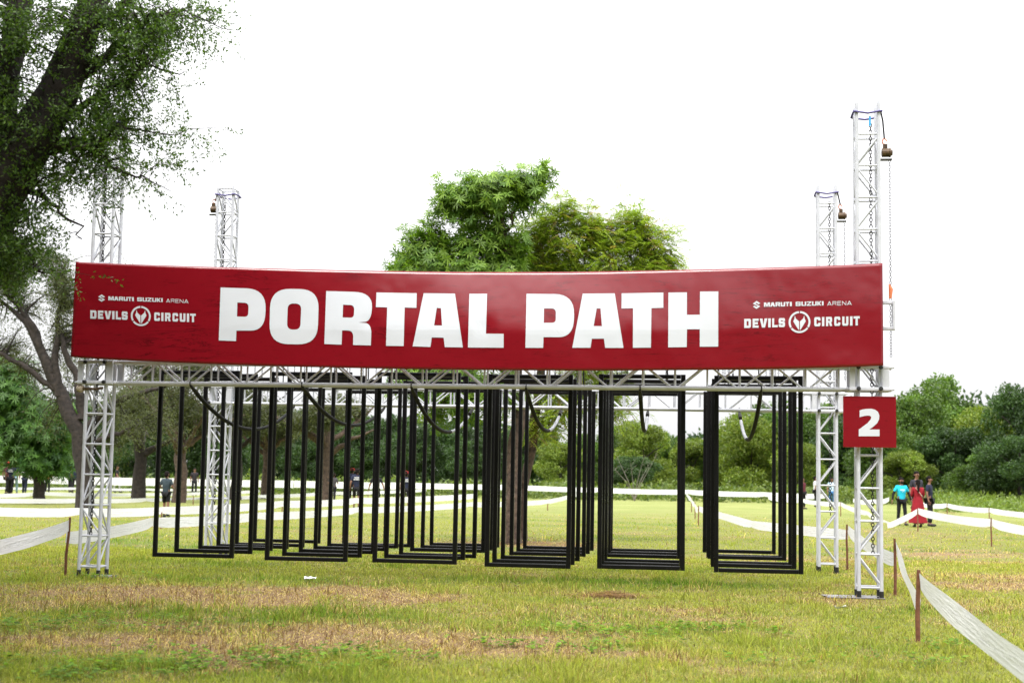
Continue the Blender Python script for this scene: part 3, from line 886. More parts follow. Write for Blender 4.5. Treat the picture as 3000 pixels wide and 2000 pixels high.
# the two trees behind the middle of the rig
D3 = 33.0
b3 = Vector((x_at(1497, D3, 0), D3, 0))
L3 = limbs_px(b3, D3, [[(1500, 1592, 0.24), (1497, 1540, 0.2), (1497, 1400, 0.18), (1520, 1280, 0.17), (1525, 1150, 0.14), (1490, 950, 0.11), (1478, 800, 0.08), (1482, 700, 0.06), (1470, 640, 0.045)],
                       [(1482, 700, 0.04), (1440, 640, 0.03), (1390, 600, 0.022), (1340, 575, 0.012)], [(1482, 700, 0.04), (1500, 640, 0.03), (1530, 580, 0.02), (1575, 515, 0.010)],
                       [(1470, 650, 0.03), (1460, 600, 0.022), (1440, 560, 0.012)], [(1470, 640, 0.03), (1485, 590, 0.022), (1500, 550, 0.012)],
                       [(1525, 1150, 0.1), (1420, 980, 0.07), (1330, 860, 0.05), (1250, 770, 0.03), (1210, 720, 0.015)],
                       [(1330, 860, 0.05), (1370, 790, 0.03), (1390, 750, 0.015)], [(1478, 800, 0.06), (1440, 760, 0.03), (1400, 730, 0.015)],
                       [(1520, 1200, 0.08), (1400, 1100, 0.05), (1300, 1080, 0.02)], [(1420, 980, 0.06), (1300, 960, 0.04), (1210, 940, 0.02)]])
def b3l(px, py, rx, rz, n, sh=0.4, dd=0): return bl(px, py + (18 if py < 620 else 0), D3 + dd, rx, rz, n, sh, b3, rx)
B3 = [b3l(1430, 530, 0.75, 0.15, 34), b3l(1350, 560, 0.6, 0.15, 24), b3l(1500, 520, 0.6, 0.15, 26), b3l(1580, 492, 0.26, 0.07, 8), b3l(1555, 545, 0.3, 0.14, 14), b3l(1300, 585, 0.3, 0.10, 8), b3l(1290, 525, .15, .04, 2), b3l(1420, 580, 0.8, 0.15, 26), b3l(1330, 610, 0.3, 0.1, 7), b3l(1540, 580, 0.3, 0.1, 7),
      b3l(1395, 655, 0.45, 0.07, 10), b3l(1480, 650, 0.25, 0.07, 5), b3l(1268, 655, 0.12, 0.06, 3), b3l(1240, 690, 0.35, 0.10, 10), b3l(1300, 700, 0.4, 0.14, 14), b3l(1215, 730, 0.3, 0.14, 10), b3l(1280, 750, 0.6, 0.2, 22), b3l(1370, 720, 0.55, 0.2, 22), b3l(1440, 705, 0.45, 0.2, 20), b3l(1190, 790, 0.45, 0.18, 20),
      b3l(1260, 810, 0.7, 0.25, 30), b3l(1370, 800, 0.8, 0.3, 34), b3l(1470, 770, 0.6, 0.3, 26), b3l(1510, 720, 0.35, 0.25, 14),
      b3l(1350, 880, 1.3, 0.6, 34, .3), b3l(1300, 1000, 1.2, 0.7, 34, .3), b3l(1330, 1130, 1.3, 0.5, 40, .3), b3l(1450, 1160, 0.9, 0.6, 26, .3), b3l(1230, 1110, 0.9, 0.5, 24, .3), b3l(1440, 930, 1, .8, 22, .3), b3l(1310, 1210, 1.0, 0.3, 20, .3)]
t = make_tree('palmate_tree', L3, B3, st_whorl((0.075, 0.16, 0.024), (0.22, 0.34, 0.045), 0.195, 0.019, 5, 8, 0.13), 51, b3, 'bark_brown', 0.25, node_from=4)
tag(t, 'tall tree with tiered whorled leaves rising above the middle of the banner', 'tree')
b4 = Vector((x_at(1530, D3 + 1.2, 0), D3 + 1.2, 0))
D4 = D3 + 1.2
L4 = limbs_px(b4, D4, [[(1530, 1585, 0.13), (1535, 1450, 0.11), (1545, 1300, 0.11), (1580, 1120, 0.1), (1620, 950, 0.09), (1680, 800, 0.06), (1720, 700, 0.03)],
                       [(1620, 950, 0.07), (1750, 860, 0.05), (1860, 780, 0.03), (1920, 740, 0.015)], [(1600, 1040, 0.06), (1700, 1010, 0.04), (1830, 1000, 0.015)], [(1570, 1150, 0.05), (1640, 1130, 0.03), (1720, 1160, 0.015)],
                       [(1640, 900, 0.06), (1610, 780, 0.04), (1640, 640, 0.015)], [(1620, 920, 0.05), (1560, 820, 0.04), (1540, 730, 0.015)]])
def b4l(px, py, rx, rz, n, sh=0.4): return bl(px, py, D4, rx, rz, n, sh, b4, rx)
B4 = [b4l(1650, 620, 0.40, 0.35, 24), b4l(1600, 680, 0.5, 0.3, 24), b4l(1710, 660, 0.5, 0.35, 28), b4l(1840, 640, 0.5, 0.3, 28), b4l(1780, 700, 0.8, 0.4, 46), b4l(1890, 700, 0.55, 0.4, 34), b4l(1660, 740, 0.9, 0.45, 56), b4l(1560, 700, 0.5, 0.35, 28), b4l(1540, 770, 0.6, 0.35, 30),
      b4l(1945, 770, 0.40, 0.4, 24), b4l(1960, 700, 0.2, 0.2, 6), b4l(1780, 790, 1.1, 0.45, 60), b4l(1640, 800, 0.8, 0.35, 40), b4l(1890, 800, 0.7, .35, 34), b4l(1700, 880, 1.3, 0.6, 40, .3), b4l(1850, 900, 0.8, 0.7, 30, .3), b4l(1750, 1030, 1.1, 0.8, 46, .3), b4l(1800, 1130, 0.7, 0.5, 26, .3), b4l(1640, 1180, 0.8, 0.5, 34, .3), b4l(1700, 1120, 0.8, .5, 26, .3), b4l(1590, 1250, 0.7, 0.3, 22, .3), b4l(1820, 1210, 0.35, 0.3, 10, .3)]
def st_frond(lv, P, Dv, r):
    P = np.repeat(P, 4, 0); Dv = np.repeat(Dv, 4, 0)
    P = P + r.normal(size=P.shape) * 0.15
    A = Dv * 0.5 + np.array([[0, 0, 0.25]]) + unit(r.normal(size=P.shape)) * 0.8
    n = len(P); k = r.random(n) < 0.13
    lv.fronds(P[~k], A[~k], 0.30, 7, 0.095, 0.0125, (0.18, 0.28, 0.035), (0.33, 0.40, 0.06))
    lv.fronds(P[k], A[k], 0.26, 6, 0.08, 0.012, (0.30, 0.24, 0.08), (0.34, 0.25, 0.10))
t = make_tree('pinnate_tree', L4, B4, st_frond, 61, b4, 'bark_brown', 0.3)
tag(t, 'yellow green feather leaved tree above the banner, right of the tiered tree', 'tree')

# ------------------------------------------------------------------ foreground tree, top left
D5 = 13.0
b5 = Vector((x_at(-330, D5, 0), D5, 0))
L5 = limbs_px(b5, D5, [
    [(-330, 1900, 0.42), (-300, 1400, 0.36), (-200, 900, 0.32), (-80, 640, 0.28), (20, 500, 0.24), (110, 400, 0.22), (170, 300, 0.19), (230, 160, 0.16), (285, 20, 0.14), (340, -150, 0.1), (420, -400, 0.04)],
    [(-60, 620, 0.2), (-10, 400, 0.16), (30, 200, 0.13), (60, 20, 0.11), (100, -200, 0.07)],
    [(-20, 540, 0.1), (90, 455, 0.085), (180, 425, 0.075), (260, 418, 0.06), (300, 405, 0.03), (330, 385, 0.014), (380, 378, 0.009), (460, 385, 0.006), (560, 378, 0.004), (680, 376, 0.002)],
    [(200, 240, 0.08), (330, 150, 0.04), (430, 60, 0.025), (520, 10, 0.012), (600, 60, 0.006), (700, 90, 0.003)],
    [(130, 370, 0.06), (260, 300, 0.03), (360, 240, 0.02), (460, 190, 0.01), (540, 210, 0.004)],
    [(260, 416, 0.03), (330, 490, 0.015), (420, 530, 0.008), (500, 560, 0.003)],
    [(20, 520, 0.06), (110, 560, 0.03), (180, 620, 0.015), (240, 700, 0.006)],
    [(-60, 640, 0.1), (0, 690, 0.05), (60, 740, 0.025), (130, 800, 0.01)],
    [(240, 120, 0.06), (360, 20, 0.04), (480, -80, 0.02)]])
def b5l(px, py, rx, rz, n, sh=0.1, dd=0.0): return bl(px, py, D5 + dd, rx * 1.0, rz, n, sh, b5, 0.8)
B5 = [b5l(60, 120, 0.55, 0.55, 56, .05, -.3), b5l(150, 60, 0.5, 0.4, 34, .05, -.3), b5l(30, 330, 0.4, 0.5, 34, .05, -.3), b5l(330, 60, 0.5, 0.35, 44), b5l(420, 90, 0.45, 0.3, 46), b5l(500, 30, 0.45, 0.2, 34), b5l(350, 190, 0.4, 0.3, 36), b5l(440, 150, 0.3, 0.2, 16),
      b5l(300, 290, 0.4, 0.3, 36), b5l(400, 270, 0.3, 0.25, 20), b5l(240, 380, 0.35, 0.25, 32), b5l(330, 370, 0.3, 0.2, 26), b5l(280, 460, 0.35, 0.2, 26), b5l(180, 480, 0.4, 0.25, 26), b5l(90, 520, 0.35, 0.3, 20), b5l(300, 530, 0.25, 0.15, 12),
      b5l(420, 380, 0.35, 0.08, 9), b5l(560, 378, 0.35, 0.05, 7), b5l(450, 480, 0.3, 0.12, 6), b5l(430, 560, 0.2, 0.1, 3), b5l(640, 60, 0.25, 0.1, 6), b5l(560, 110, 0.2, 0.1, 5), b5l(470, 240, 0.15, 0.1, 4),
      b5l(30, 640, 0.4, 0.25, 28), b5l(110, 640, 0.25, 0.2, 9), b5l(30, 740, 0.4, 0.3, 70), b5l(-60, 760, 0.5, 0.4, 50), b5l(90, 770, 0.2, 0.15, 14), b5l(180, 690, 0.15, 0.1, 3), b5l(-150, 300, 0.8, 0.9, 90), b5l(215, 780, 0.04, 0.05, 1, .1, 0)]
OVER = [((-1.0 + dx, dy, z), (1.7, 1.7, 0.9), 60, 0.1) for dx, dy, z in ((-2.5, -1, 7.5), (-1.0, 2.5, 8.3), (1.0, -1.5, 9.2), (2.2, 1.5, 9.6), (-3.5, 2, 6.8), (-1.5, -3.5, 8.2), (0.0, 4.5, 8.8), (-4.5, -2, 7.2), (3.4, -0.5, 9.9), (-3, 5, 7.4), (0.8, 1.5, 10.2), (-2.2, 0.5, 9.6))]
B5 += OVER[4:5] + OVER[7:8]  # unseen crown lobes added off-frame to shade the banner's left end
def st_small(lv, P, Dv, r):
    # sprays: each node gets a short twig of small paired leaves
    n = len(P)
    k = 21
    A = unit(Dv + r.normal(size=P.shape) * 0.9 + np.array([[0.1, 0, -0.15]]))
    L = 0.30
    tw = unit(np.cross(A, np.array([[0.3, 1, 0.2]]))) * 0.0022
    lv.diamonds(P.copy(), A * L, tw, np.tile(np.array([[0.03, 0.022, 0.016]]), (n, 1)), 0.06)
    for i in range(k):
        t = (i + 1) / k
        p = P + A * L * t + r.normal(size=P.shape) * 0.018
        p[:, 2] -= 0.06 * t * t
        d = unit(A + r.normal(size=P.shape) * 0.9) * 0.036 * (0.6 + 0.8 * r.random((n, 1)))
        sd = unit(np.cross(d, r.normal(size=P.shape))) * 0.0085
        c = lv.tint(n, (0.035, 0.075, 0.018), (0.11, 0.19, 0.028), 0.5)
        lv.diamonds(p, d, sd, c)
t = make_tree('overhanging_tree', L5, B5, st_small, 71, b5, 'bark_dark', 0.12, 0.03, 0.012)
tag(t, 'near dark limbed tree hanging into the top left corner', 'tree')

# bare pale sticks in front of the far trees, seen in the fifth column
bs = empty('bare_bush', ground(1836, 1440) * 1.0)
bs.location = (x_at(1830, 96, 0), 88.5, 0)
mb = MB()
rr = random.Random(4)
for k in range(6):
    a = -0.8 + 1.6 * k / 5 + rr.uniform(-.15, .15)
    p0 = Vector((0, 0, 0)); p1 = Vector((math.sin(a) * 0.7, rr.uniform(-.3, .3), 1.2)); p2 = Vector((math.sin(a) * 2.2, rr.uniform(-.5, .5), 2.2 + rr.random()))
    mb.tube([p0, p1, p2], [0.028, 0.018, 0.004], 5)
    for q in (0.3, 0.6, 0.8):
        c0 = p1.lerp(p2, q); mb.tube([c0, c0 + Vector((rr.uniform(-.5, .5), rr.uniform(-.3, .3), rr.uniform(.2, .6)))], [0.01, 0.003], 4)
mb.build('stems', mat_noise('pale_dead_wood', (0.12, 0.10, 0.085), (0.2, 0.18, 0.15), 10, 0.9), bs)
tag(bs, 'pale leafless bush in front of the far trees, framed by the fifth column', 'bush')

# ------------------------------------------------------------------ the truss rig
PITCHB = 0.45
def tower_corner(px, Y): return Vector((x_at(px, Y, 0.1), Y, 0))
FLc, FRc = tower_corner(272, 21.45), tower_corner(2546, 19.95)
BLc, BRc = tower_corner(632, 27.0), tower_corner(2424, 25.1)
U = (FRc - FLc).normalized()
ANG = math.atan2(U.y, U.x)
Vv = Vector((-U.y, U.x, 0))
CR, BR_ = 0.027, 0.0142
_cache = {}
def rod_mesh(length, rad, n=8):
    k = (round(length, 4), rad, n)
    if k not in _cache:
        me = MB().tube([(0, 0, 0), (0, 0, length)], rad, n).mesh('rod', True)
        for p in me.polygons:
            if len(p.vertices) == n and n > 4: p.use_smooth = False
        me.materials.append(M['alu'])
        _cache[k] = me
    return _cache[k]
def rod(name, p, q, rad, parent, n=8):
    p, q = Vector(p), Vector(q)
    o = link(name, rod_mesh((q - p).length, rad, n), parent)
    o.location = p
    o.rotation_euler = (q - p).to_track_quat('Z', 'Y').to_euler()
    return o
def make_tower(base, H, phase, label, feet=True):
    root = empty('truss_tower', base, ANG)
    a = 0.15
    corners = [(-a, -a), (a, -a), (a, a), (-a, a)]
    z0 = 0.13
    for x, y in corners: rod('chord', (x, y, z0 - 0.02), (x, y, H), CR, root, 12)
    nb = int((H - z0) / PITCHB)
    for i in range(nb + 1):
        z = z0 + 0.03 + i * PITCHB
        if z > H: break
        for k in range(4):
            x1, y1 = corners[k]; x2, y2 = corners[(k + 1) % 4]
            rod('rung', (x1, y1, z), (x2, y2, z), BR_, root)
            if z + PITCHB <= H:
                lo, hi = z + 0.03, z + PITCHB - 0.03
                up = (i + phase) % 2 == 0
                if k in (2, 3): up = not up
                za, zb = (lo, hi) if up else (hi, lo)
                rod('brace', (x1, y1, za), (x2, y2, zb), BR_, root)
    for x, y in corners:
        fb = MB()
        fb.tube([(x, y, -0.02), (x, y, 0.02), (x, y, 0.02), (x, y, 0.115)], [0.045, 0.045, 0.032, 0.032], 10)
        fb.build('foot', M['rubber'], root)
        tp = MB(); tp.tube([(x, y, H), (x, y, H + 0.05), (x, y, H + 0.055), (x, y, H + 0.1)], [0.021, 0.021, 0.016, 0.012], 10)
        tp.build('spigot', M['alu_block'], root, True)
    tag(root, label, 'truss tower', 'four aluminium towers of the truss rig')
    return root
TW = [
    (FLc, 6.92, 0, 'lattice aluminium tower at the left end of the banner, its top in the leaves'),
    (FRc, 6.90, 1, 'lattice aluminium tower at the right end of the banner, tallest looking one'),
    (BLc, 6.92, 1, 'rear left lattice aluminium tower seen through the first portal column'),
    (BRc, 6.77, 1, 'rear right lattice aluminium tower left of the red number sign')]
towers = [make_tower(*a) for a in TW]

# sleeve blocks
def make_block(base, z, label, beam_side):
    root = empty('sleeve_block', (base.x, base.y, z), ANG)
    W, Dp, H = 0.54, 0.46, 0.355
    hx, hy = W / 2, Dp / 2
    for zz in (0.025, H - 0.025):
        for y in (-hy + .025, hy - .025):
            MB().bar((-hx, y, zz), (hx, y, zz), 0.05, 0.05).build('rail', M['alu_block'], root)
        for x in (-hx + .025, hx - .025):
            MB().bar((x, -hy + .05, zz), (x, hy - .05, zz), 0.05, 0.05).build('cross_rail', M['alu_block'], root)
    for y in (-hy + .025, hy - .025):
        for x, w in ((-hx + .04, .075), (hx - .05, .095)):
            MB().box((x, y, H / 2), (w, 0.035, H - 0.1)).build('upright', M['alu_block'], root)
    for zz in (0.03, H - 0.03):
        for x in (-0.15, 0.15):
            for y in (-hy - 0.012, hy + 0.012):
                MB().tube([(x, y - 0.022, zz), (x, y - .014, zz), (x, y + .014, zz), (x, y + 0.022, zz)], [.022, .03, .03, .022], 12).build('roller', M['rubber'], root)
    for zz in (0.025, H - 0.025):
        for y in (-0.15, 0.15):
            s = beam_side
            MB().tube([(s * hx, y, zz), (s * (hx + 0.03), y, zz), (s * (hx + 0.035), y, zz), (s * (hx + 0.10), y, zz)], [.028, .028, .022, .022], 10).build('coupler', M['alu_block'], root, True)
            MB().tube([(-s * hx, y, zz), (-s * (hx + 0.03), y, zz), (-s * (hx + 0.032), y, zz), (-s * (hx + 0.07), y, zz)], [.026, .026, .02, .015], 10).build('coupler', M['alu_block'], root, True)
    tag(root, label, 'sleeve block', 'sleeve blocks carrying the truss beams')
    return root
ZF, ZR = 2.845, 2.80
make_block(FLc, ZF, 'silver sleeve block with black rollers under the left end of the banner', 1)
make_block(FRc, ZF, 'silver sleeve block with black rollers just above the number sign', -1)
make_block(BLc, 2.82, 'silver sleeve block on the rear left tower', 1)
make_block(BRc, 2.77, 'silver sleeve block on the rear right tower', -1)

def make_beam(A, B, zA, zB, label, flip_from=2.0):
    root = empty('truss_beam', (A.x, A.y, 0), 0)
    d = (B - A); Lg = d.length; u = d.normalized(); v = Vector((-u.y, u.x, 0))
    s0, s1 = 0.27 + 0.09, Lg - 0.27 - 0.09
    def pt(s, side, top):
        z = zA + (zB - zA) * s / Lg + (0.33 if top else 0.025)
        p = u * s + v * (0.15 * side); p.z = z
        return p
    for side in (-1, 1):
        for top in (0, 1):
            rod('chord', pt(s0, side, top), pt(s1, side, top), CR, root, 12)
    n = int(round((s1 - s0 - 0.1) / PITCHB)); step = (s1 - s0 - 0.1) / n
    for i in range(n + 1):
        s = s0 + 0.05 + i * step
        for side in (-1, 1):
            rod('upright', pt(s, side, 0), pt(s, side, 1), BR_, root)
            if i < n:
                up = (i % 2 == 0)
                if side == 1 and s > flip_from * Lg: up = not up
                a, b = s + 0.04, s + step - 0.04
                rod('brace', pt(a, side, 0 if up else 1), pt(b, side, 1 if up else 0), BR_, root)
        rod('crosspiece', pt(s, -1, 1), pt(s, 1, 1), BR_, root)
        rod('crosspiece', pt(s, -1, 0), pt(s, 1, 0), BR_, root)
    tag(root, label, 'truss beam', 'horizontal truss beams of the rig')
    return root
make_beam(FLc, FRc, ZF, ZF, 'front truss beam directly under the red banner', 0.80)
make_beam(BLc, BRc, 2.82, 2.77, 'rear truss beam behind the hanging portals')

# base plate, small block, number sign
bp = empty('base_plate', FRc + U * -0.22 + Vv * -0.02, ANG + R(6))
MB().box((0, 0, 0.022), (0.78, 0.45, 0.012)).build('sheet', M['plate'], bp)
for x in (-0.42, 0.30):
    for y in (-.2, .2):
        MB().tube([(x, y, 0.028), (x, y, 0.045)], 0.014, 8).build('bolt', M['chain'], bp)
tag(bp, 'bent steel base plate under the right front tower', 'base plate')
bp2 = empty('base_plate', FLc + U * 0.2 + Vv * -0.05, ANG)
MB().box((0, 0, 0.01), (0.28, 0.3, 0.05)).build('sheet', M['plate'], bp2)
tag(bp2, 'pale steel base plate showing beside the foot of the left front tower', 'base plate')

# ------------------------------------------------------------------ banner
BA = FLc + U * -0.27 + Vv * -0.36
BB = FRc + U * 0.22 + Vv * -0.36
bL = at(207, 1045, BA.y); bR = at(2588, 1070, BB.y)
BA = Vector((bL.x, bL.y, 0)); BB = Vector((bR.x, bR.y, 0))
tL = at(214, 765, BA.y); tR = at(2590, 770, BB.y)
mY = (BA.y + BB.y) / 2
zb0, zb1 = bL.z, bR.z
zt0, zt1 = tL.z, tR.z
midb = at(1430, 1084, mY).z
LEAN = 0.21
midt = at(1430, 798, mY + LEAN).z
BU = (BB - BA).normalized(); BN = Vector((BU.y, -BU.x, 0))   # BN points to the camera
BLEN = (BB - BA).length
DENTS = [(0.028, 0.36, 0.10, 0.012), (0.022, 0.60, 0.10, 0.010), (0.527, 0.42, 0.13, 0.014), (0.385, 0.45, 0.10, 0.010), (0.64, 0.42, 0.22, 0.010), (0.70, 0.36, 0.15, 0.008), (0.45, 0.7, 0.3, 0.008), (0.13, 0.4, 0.25, 0.006)]
def banner(s, t):
    """s 0..1 left to right, t 0..1 bottom to top"""
    q = 4 * s * (1 - s)
    q = q ** 0.8 if q > 0 else 0
    zb = zb0 + (zb1 - zb0) * s + q * (midb - (zb0 + zb1) / 2)
    zt = zt0 + (zt1 - zt0) * s + q * (midt - (zt0 + zt1) / 2)
    z = zb + (zt - zb) * t
    k = max(0.0, (t - 0.38) / 0.62)
    lean = LEAN * math.exp(-((s - 0.56) / 0.27) ** 2) * (k ** 1.25 * 0.95 + 0.05 * t)
    lean += 0.025 * math.exp(-((s - 0.0) / 0.05) ** 2) * t
    dent = 0
    for ds, dt, w, a in DENTS:
        q2 = ((s - ds) * BLEN) ** 2 + ((t - dt) * 1.42) ** 2
        if q2 < 9 * w * w: dent += a * math.exp(-q2 / (w * w))
    dent += 0.004 * math.sin(s * 31 + t * 3) * math.sin(t * 5 + s * 9)
    p = BA + BU * (s * BLEN) - BN * (lean + dent)
    p.z = z
    return p
banner_root = empty('event_banner', (BA + BB) / 2)
OFF = (BA + BB) / 2
def banner_grid(ns, nt):
    V = []; Fc = []
    for j in range(nt + 1):
        for i in range(ns + 1):
            V.append(banner(i / ns, j / nt) - OFF)
    for j in range(nt):
        for i in range(ns):
            a = j * (ns + 1) + i
            Fc.append((a, a + 1, a + ns + 2, a + ns + 1))
    nV = len(V)
    V2 = [v - BN * 0.02 for v in V]
    Fc2 = [tuple(nV + k for k in f[::-1]) for f in Fc]
    ed = []
    W = ns + 1
    for i in range(ns):
        ed.append((i + 1, i, i + nV, i + 1 + nV))
        a = nt * W + i
        ed.append((a, a + 1, a + 1 + nV, a + nV))
    for j in range(nt):
        a = j * W
        ed.append((a, a + W, a + W + nV, a + nV))
        a = j * W + ns
        ed.append((a + W, a, a + nV, a + W + nV))
    return V + V2, Fc + Fc2 + ed
V, Fc = banner_grid(230, 34)
mb = MB(); mb.add(V, Fc)
mb.build('vinyl_sheet', M['banner'], banner_root, True)
tag(banner_root, 'long red banner lettered PORTAL PATH across the front of the rig', 'banner')
# fixing battens behind the sheet
for tt in (0.03, 0.5, 0.93):
    pts = [banner(s / 12, tt) - OFF - BN * 0.045 for s in range(13)]
    MB().tube(pts, 0.018, 6).build('batten', M['alu_block'], banner_root)
for s in np.linspace(0.04, 0.96, 9):
    MB().tube([banner(s, 0.02) - OFF - BN * 0.08, banner(s, 0.5) - OFF - BN * 0.08, banner(s, 0.97) - OFF - BN * 0.08], 0.018, 6).build('upright', M['alu_block'], banner_root)

def inv_banner(px, py):
    s = (px - 207) / 2383.0; t = 0.5
    for _ in range(7):
        x0, y0 = proj(banner(s, t))
        e = 1e-4
        x1, y1 = proj(banner(s + e, t)); x2, y2 = proj(banner(s, t + e))
        a, b, c, d = (x1 - x0) / e, (x2 - x0) / e, (y1 - y0) / e, (y2 - y0) / e
        det = a * d - b * c
        dx, dy = px - x0, py - y0
        s += (dx * d - dy * b) / det; t += (a * dy - c * dx) / det
    return s, t
def round_poly(pts):
    out = []
    n = len(pts)
    for i, p in enumerate(pts):
        r = p[2] if len(p) > 2 else 0
        P = Vector(p[:2])
        if r <= 0: out.append(P); continue
        A = Vector(pts[i - 1][:2]); B = Vector(pts[(i + 1) % n][:2])
        a = P + (A - P).normalized() * min(r, (A - P).length * 0.5)
        b = P + (B - P).normalized() * min(r, (B - P).length * 0.5)
        for k in range(9):
            t = k / 8
            # superelliptic-ish corner
            q = a * (1 - t) ** 2 + P * 2 * t * (1 - t) + b * t * t
            out.append(q)
    return out
def flat_print(name, polys_px, mapper, parent, mat, cell=14):
    """polys_px: list of [outer, hole, ...] loops in picture measure; mapper puts each point on its surface"""
    bm = bmesh.new()
    for loops in polys_px:
        loops = [[Vector((p[0], p[1], 0)) for p in l] for l in loops]
        tris = tessellate_polygon(loops)
        flat = [p for l in loops for p in l]
        vs = [bm.verts.new(p) for p in flat]
        for tr in tris:
            try: bm.faces.new([vs[i] for i in tr])
            except ValueError: pass
    xs = [v.co.x for v in bm.verts]; ys = [v.co.y for v in bm.verts]
    for ax, lo, hi in ((0, min(xs), max(xs)), (1, min(ys), max(ys))):
        k = math.floor(lo / cell) + 1
        while k * cell < hi:
            no = (1, 0, 0) if ax == 0 else (0, 1, 0)
            co = (k * cell, 0, 0) if ax == 0 else (0, k * cell, 0)
            bmesh.ops.bisect_plane(bm, geom=bm.verts[:] + bm.edges[:] + bm.faces[:], plane_co=co, plane_no=no)
            k += 1
    for v in bm.verts: v.co = mapper(v.co.x, v.co.y)
    bmesh.ops.recalc_face_normals(bm, faces=bm.faces[:])
    me = bpy.data.meshes.new(name)
    bm.to_mesh(me); bm.free()
    return link(name, me, parent, mat)
def bmap(px, py):
    s, t = inv_banner(px, py)
    return banner(s, t) - OFF + BN * 0.006
K = 2.6133
def big(pts, x0): return round_poly([(x0 + p[0] / K, 800 + p[1] / K, (p[2] / K if len(p) > 2 else 0)) for p in pts])
LET = [
 (600, [[(122,110),(470,122,150),(462,440,140),(243,440),(240,520),(108,515)], [(250,225),(337,228,34),(333,335,30),(247,332)]]),
 (600, [[(504,119,150),(876,124,150),(863,547,150),(493,541,150)], [(636,232,45),(740,234,45),(732,433,45),(630,431,45)]]),
 (600, [[(930,137),(1284,148,140),(1278,368,110),(1176,377),(1278,386,100),(1272,553),(1136,550),(1138,440,50),(1052,438),(1048,547),(916,542)], [(1060,242),(1145,245,34),(1142,342,30),(1056,339)]]),
 (600, [[(1315,148),(1623,154),(1621,266),(1531,263),(1523,558),(1388,556),(1397,262),(1311,260)]]),
 (600, [[(1676,154),(1916,157),(1976,568),(1838,566),(1829,494),(1738,492),(1728,565),(1592,560)], [(1777,266),(1808,268),(1817,401),(1756,400)]]),
 (600, [[(2026,158),(2162,158),(2153,463),(2289,464),(2288,571),(2015,569)]]),
 (1400, [[(373,158),(738,162,150),(736,490,150),(503,490),(500,572),(364,571)], [(507,270),(598,271,34),(596,380,30),(505,380)]]),
 (1400, [[(803,157),(1048,155),(1115,572),(975,572),(965,501),(873,502),(863,571),(723,571)], [(910,270),(939,270),(950,405),(887,405)]]),
 (1400, [[(1101,155),(1420,149),(1420,265),(1329,268),(1325,570),(1187,571),(1188,269),(1100,270)]]),
 (1400, [[(1459,149),(1601,147),(1600,319),(1699,318),(1701,141),(1841,140),(1840,562),(1699,563),(1699,429),(1601,430),(1599,566),(1457,568)]])]
for x0, loops in LET:
    flat_print('letter', [[big(l, x0) for l in loops]], bmap, banner_root, M['print'])

# small block lettering for the two logo groups
def glyph(ch, s, t, c):
    if ch == 'D': return [[(0,0),(1-c,0),(1,c),(1,1-c),(1-c,1),(0,1)], [(s,t),(1-s,t),(1-s,1-t),(s,1-t)]]
    if ch == 'E': return [[(0,0),(1,0),(1,t),(s,t),(s,.5-t/2),(.88,.5-t/2),(.88,.5+t/2),(s,.5+t/2),(s,1-t),(1,1-t),(1,1),(0,1)]]
    if ch == 'V': return [[(0,0),(s,0),(.5,.68),(1-s,0),(1,0),(.5+s*.55,1),(.5-s*.55,1)]]
    if ch == 'I': return [[(0,0),(1,0),(1,1),(0,1)]]
    if ch == 'L': return [[(0,0),(s,0),(s,1-t),(1,1-t),(1,1),(0,1)]]
    if ch == 'S': return [[(c,0),(1-c,0),(1,c),(1,.34),(1-s,.34),(1-s,t),(s,t),(s,.5-t*.55),(1-c,.5-t*.45),(1,.5),(1,1-c),(1-c,1),(c,1),(0,1-c),(0,.66),(s,.66),(s,1-t),(1-s,1-t),(1-s,.5+t*.55),(c,.5+t*.45),(0,.5),(0,c)]]
    if ch == 'C': return [[(c,0),(1-c,0),(1,c),(1,.38),(1-s,.38),(1-s,t),(s,t),(s,1-t),(1-s,1-t),(1-s,.62),(1,.62),(1,1-c),(1-c,1),(c,1),(0,1-c),(0,c)]]
    if ch == 'R': return [[(0,0),(1-c,0),(1,c),(1,.5),(.86,.6),(1.03,1),(1.03-s,1),(.86-s,.5+t*.6),(s,.5+t*.6),(s,1),(0,1)], [(s,t),(1-s,t),(1-s,.5-t*.3),(s,.5-t*.3)]]
    if ch == 'U': return [[(0,0),(s,0),(s,1-t),(1-s,1-t),(1-s,0),(1,0),(1,1-c),(1-c,1),(c,1),(0,1-c)]]
    if ch == 'T': return [[(0,0),(1,0),(1,t),(.5+s/2,t),(.5+s/2,1),(.5-s/2,1),(.5-s/2,t),(0,t)]]
    if ch == 'A':
        a = s * .62; o = lambda y: (.5 - a) * (1 - y)
        y1 = 1 - t * 1.0 - .02; y0 = y1 - t * .9
        w = s * 1.05
        ya = w / max(.5 - a, .1) * .55
        return [[(.5-a,0),(.5+a,0),(1,1),(1-w,1),(1-o(y1)-w,y1),(o(y1)+w,y1),(w,1),(0,1)], [(.5,ya + .12),(1-o(y0)-w,y0),(o(y0)+w,y0)]]
    if ch == 'M': return [[(0,0),(s*1.1,0),(.5,.55),(1-s*1.1,0),(1,0),(1,1),(1-s*.8,1),(1-s*.8,.42),(.5+s*.25,1),(.5-s*.25,1),(s*.8,.42),(s*.8,1),(0,1)]]
    if ch == 'Z': return [[(0,0),(1,0),(1,t),(s*1.2,1-t),(1,1-t),(1,1),(0,1),(0,1-t),(1-s*1.2,t),(0,t)]]
    if ch == 'K': return [[(0,0),(s,0),(s,.38),(1-s*1.1,0),(1,0),(.58,.48),(1,1),(1-s*1.1,1),(s,.6),(s,1),(0,1)]]
    if ch == 'N': return [[(0,0),(s,0),(1-s,.78),(1-s,0),(1,0),(1,1),(1-s,1),(s,.22),(s,1),(0,1)]]
